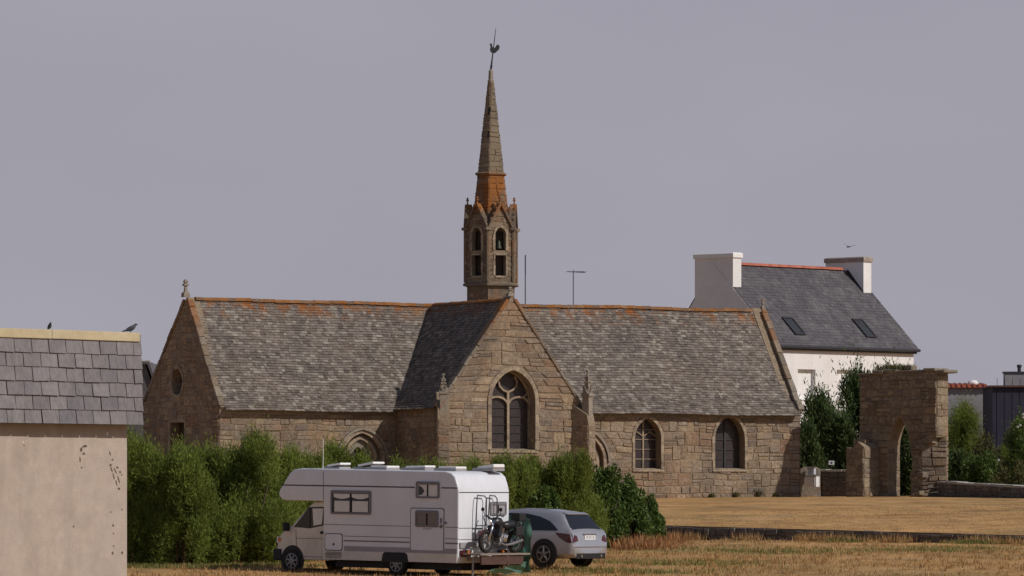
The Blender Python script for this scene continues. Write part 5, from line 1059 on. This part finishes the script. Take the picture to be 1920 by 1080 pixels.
for x, a in ((.66, .5), (-.64, 2.2)):
    q = MB(); q.loft([[Vector((x + r_ * math.cos(a + t), w_, .325 + r_ * math.sin(a + t))) for r_, w_ in ((.345, -.06), (.36, 0), (.345, .06), (.335, 0))] for t in [i * .2 for i in range(9)]]); q.build('mudguard', 'moto_red', moto, smooth='auto')
for s in (1, -1): q = MB(); q.tube([(.12, s * .12, .5), (.24, s * .15, .3), (.0, s * .17, .22), (-.3, s * .18, .26), (-.75, s * .18, .36)], [.022, .024, .03, .045, .045], 8); q.build('exhaust', 'rim_grey', moto, smooth=True)
for y in (.16, .28): q = MB(); q.tube([(-.82, y - .2, .80), (-.84, y - .2, .95)], .012, 6); q.build('rear_bar', 'chrome', moto)
q = MB(); q.box((-.8, 0, .74), (.06, .18, .08)); q.build('tail_lamp', 'lamp_red', moto, bevel=.015)
q = MB(); q.tube([(.58, -.14, .02), (.44, -.16, .62)], .02, 5); q.build('strap', 'curtain', moto); q = MB(); q.tube([(-.5, -.13, .0), (-.42, -.15, .6)], .02, 5); q.build('strap', 'curtain', moto)
# --- green tarpaulin hung beside the carrier
tarp = thing('green_tarpaulin', 'creased green tarpaulin hanging between the camper tail and the silver car', 'tarpaulin'); tarp.matrix_basis = Matrix.Translation(org) @ Matrix.Rotation(ang, 4, 'Z')
q = MB(); rings_ = []
for i in range(15):
    x = .05 - .78 * i / 14; rg_ = []
    for j in range(19):
        z = 1.74 - 1.62 * j / 18; zz = z - .10 * (i / 14) ** 2 * (1 - j / 18); rg_.append(Vector((x + .02 * math.sin(j * .9), -1.24 + .035 * math.sin(i * 1.1 + j * .35) + .02 * math.sin(i * .5 - j * .8), zz)))
    rings_.append(rg_)
q.loft(rings_, cap=False, closed=False); q.build('sheet', 'tarp', tarp, smooth=True, fix=False)
q = MB(); rings_ = []
for i in range(19):
    y = -1.24 + 1.75 * i / 18; rg_ = []
    for j in range(9):
        t_ = j / 8; top_z = .40 - .26 * (i / 18) ** .8; rg_.append(Vector((-.66 + .2 * t_ + .03 * math.sin(i * .8 + j), y, .10 + (top_z - .02) * (1 - t_) * .9 + .025 * math.sin(i * .9 + j * 1.3))))
    rings_.append(rg_)
q.loft(rings_, cap=False, closed=False); q.build('loose_flap', 'tarp', tarp, smooth=True, fix=False)
# --- silver estate car
cang = math.pi - R(35); car_o = P(1108, 1062, 153.6); car = thing('silver_car', 'silver estate car seen from behind beside the camper', 'car', car_o, cang)
tabs = dict(zt=[(0, .66), (.03, .72), (.06, .95), (.14, 1.05), (.52, 1.50), (.72, 1.565), (1.3, 1.635), (2.1, 1.66), (2.9, 1.59), (3.2, 1.5), (3.95, 1.08), (4.5, .97), (4.8, .80), (4.92, .62)],
            hw=[(0, .80), (.03, .86), (.12, .91), (.5, .945), (1.2, .96), (3.6, .96), (4.3, .93), (4.7, .85), (4.92, .62)],
            yt=[(0, .78), (.06, .81), (.14, .80), (.52, .665), (1.3, .69), (2.2, .69), (3.0, .66), (3.95, .76), (4.5, .76), (4.92, .5)])
G = lambda k, x: lerp_tab(x, tabs[k])
def sect(x):
    zt, hw, yt = G('zt', x), G('hw', x), G('yt', x); bz = .24 if .3 < x < 4.6 else .25; belt = min(1.02, zt - .03)
    h = [(0, bz), (hw * .86, bz), (hw * .985, bz + .10), (hw, min(.60, belt - .06)), (hw * .995, min(.80, belt - .03)), (hw * .965, belt)]
    h += [(hw * .965 + (yt - hw * .965) * t, belt + (zt - .035 - belt) * t ** .92) for t in (.35, .7, .93)] if zt - belt > .1 else [(hw * .95, belt + .005), (hw * .93, belt + .01), (yt + .05, belt + .015)]
    h += [(yt * .9, zt - .012), (yt * .5, zt + .012), (0, zt + .018)]
    return [Vector((x, y, z)) for y, z in h] + [Vector((x, -y, z)) for y, z in reversed(h[1:-1])]
xs_ = [0, .012, .03, .06, .1, .14, .22, .32, .42, .52, .6, .72, .8, 1.05, 1.3, 1.7, 2.1, 2.5, 2.9, 3.2, 3.5, 3.95, 4.2, 4.5, 4.7, 4.82, 4.92]
q = MB(); q.loft([sect(x) for x in xs_]); cb = q.build('body', 'silver_paint', car, smooth='auto')
def ysurf(x, z):
    s = sect(x)[:12]
    for a, b in zip(s, s[1:]):
        if a.z <= z <= b.z and b.z > a.z: return a.y + (b.y - a.y) * (z - a.z) / (b.z - a.z)
    return s[-4].y
def zsurf(x, y):
    s = sect(x)[:12]; s = s[5:]
    for a, b in zip(s, s[1:]):
        if b.y <= y <= a.y and a.y > b.y: return a.z + (b.z - a.z) * (a.y - y) / (a.y - b.y)
    return s[-1].z
def skin(poly, sgn, d, name, m, par, n=14):      # polygon in side view, laid on the flank
    mb = MB(); lo = {}; k = len(poly); x0, x1 = min(p[0] for p in poly), max(p[0] for p in poly); rg = []
    def cross_z(x):
        z = [];
        for a, b in zip(poly, poly[1:] + poly[:1]):
            if (a[0] - x) * (b[0] - x) <= 0 and a[0] != b[0]: z.append(a[1] + (b[1] - a[1]) * (x - a[0]) / (b[0] - a[0]))
        return min(z), max(z)
    for i in range(n + 1):
        x = x0 + .003 + (x1 - x0 - .006) * i / n; a, b = cross_z(x); rg.append([Vector((x, sgn * (ysurf(x, a + (b - a) * t / 6) + d), a + (b - a) * t / 6)) for t in range(7)])
    mb.loft(rg, cap=False, closed=False); return mb.build(name, m, par, smooth=True, fix=False)
for s in (1, -1):
    g_ = skin([(.52, 1.035), (.64, 1.14), (.86, 1.30), (1.25, 1.44), (1.7, 1.52), (2.2, 1.545), (2.7, 1.515), (3.1, 1.40), (3.66, 1.06)], s, .012, 'side_window', 'window_dark', cb, 26)
    for x in (1.62, 2.62): skin([(x, 1.05), (x, 1.5), (x + .05, 1.5), (x + .05, 1.05)], s, .018, 'pillar', 'plastic_black', g_, 2)
    for x in (1.45, 2.55, 3.55): skin([(x, .42), (x, 1.0), (x + .012, 1.0), (x + .012, .42)], s, .003, 'door_seam', 'seam', cb, 2)
    for x in (1.7, 2.75): q = MB(); q.box((x, s * (ysurf(x, .90) + .012), .90), (.18, .03, .035)); q.build('door_handle', 'chrome', cb, bevel=.01)
    skin([(.055, .68), (.10, .93), (.62, .985), (.50, .86), (.22, .69)], s, .010, 'tail_lamp', 'lamp_red', cb, 8)
    for x, in ((.98,), (3.96,)):
        q = MB(); q.lathe((x, s * .93, .37), (0, s, 0), [(.435, 0), (.435, .042), (.40, .046)], 34); q.build('wheel_arch', 'plastic_black', cb)
        wheel(car, x, s * .985, .36, .36, .22, 'rim_grey', 5, s)
    q = MB(); q.box((3.45, s * 1.03, 1.08), (.12, .2, .14)); q.build('wing_mirror', 'silver_paint', cb, bevel=.03)
def topskin(x0, x1, y0f, y1f, d, name, m, par, n=10):
    mb = MB(); mb.loft([[Vector((x, y, zsurf(x, abs(y)) + d)) for y in [y0f(x) + (y1f(x) - y0f(x)) * j / 10 for j in range(11)]] for x in [x0 + (x1 - x0) * i / n for i in range(n + 1)]], cap=False, closed=False); return mb.build(name, m, par, smooth=True, fix=False)
rw = topskin(.15, .50, lambda x: -.77 + .18 * (x - .15) / .35, lambda x: .77 - .18 * (x - .15) / .35, .012, 'rear_window', 'window_dark', cb)
q = MB(); q.tube([(.155, .1, 1.10), (.25, -.3, 1.215)], .012, 5); q.build('wiper', 'plastic_black', rw)
topskin(1.3, 2.3, lambda x: -.45, lambda x: .45, .008, 'sunroof', 'window_dark', cb); topskin(3.02, 3.85, lambda x: -.6, lambda x: .6, .012, 'windscreen', 'window_dark', cb)
q = MB(); q.box((.54, 0, 1.525), (.16, 1.06, .03), Matrix.Rotation(R(-16), 3, 'Y')); q.build('spoiler', 'silver_paint', cb, bevel=.012)
for s in (1, -1):
    q = MB(); q.add([(-.006 + .04, s * .87, .68), (.045, s * .56, .68), (.048, s * .66, .88), (.085, s * .87, .94)], [(0, 1, 2, 3)]); q.v = [v + Vector((-.012, 0, 0)) for v in q.v]; q.build('tail_lamp', 'lamp_red', cb, fix=False)
def rear_skin(y0, y1, z0, z1, x, name, m, par, b=.01): q = MB(); q.box((x, (y0 + y1) / 2, (z0 + z1) / 2), (.02, abs(y1 - y0), z1 - z0)); return q.build(name, m, par, bevel=b)
rear_skin(.34, -.34, .91, .95, .036, 'tailgate_handle', 'frame_grey', cb); pl_ = rear_skin(.27, -.27, .765, .895, .034, 'number_plate', 'plate_white', cb, .004)
rear_skin(.82, -.82, .545, .58, -.004, 'bumper_strip', 'chrome', cb); rear_skin(.74, -.74, .22, .38, .004, 'bumper_valance', 'plastic_black', cb, .02)
for s in (1, -1): q = MB(); q.tube([(.2, s * .5, .30), (-.03, s * .5, .30)], .045, 8); q.build('tail_pipe', 'chrome', cb)
q = MB(); q.box((2.4, 0, .30), (4.2, 1.6, .14)); q.build('underbody', 'plastic_black', car)
tcv = bpy.data.curves.new('plate_text', 'FONT'); tcv.body = 'FF-271-VJ'; tcv.size = .105; tcv.extrude = .001; tcv.align_x = 'CENTER'; tcv.align_y = 'CENTER'
to = bpy.data.objects.new('tmp', tcv); col.objects.link(to); dg = bpy.context.evaluated_depsgraph_get(); tme = bpy.data.meshes.new_from_object(to.evaluated_get(dg)); bpy.data.objects.remove(to); tme.materials.clear()
o = link('plate_text', tme, 'ink', pl_); o.matrix_local = Matrix.Translation((.0225, 0, .83)) @ Matrix(((0, 0, -1, 0), (-1, 0, 0, 0), (0, 1, 0, 0), (0, 0, 0, 1)))
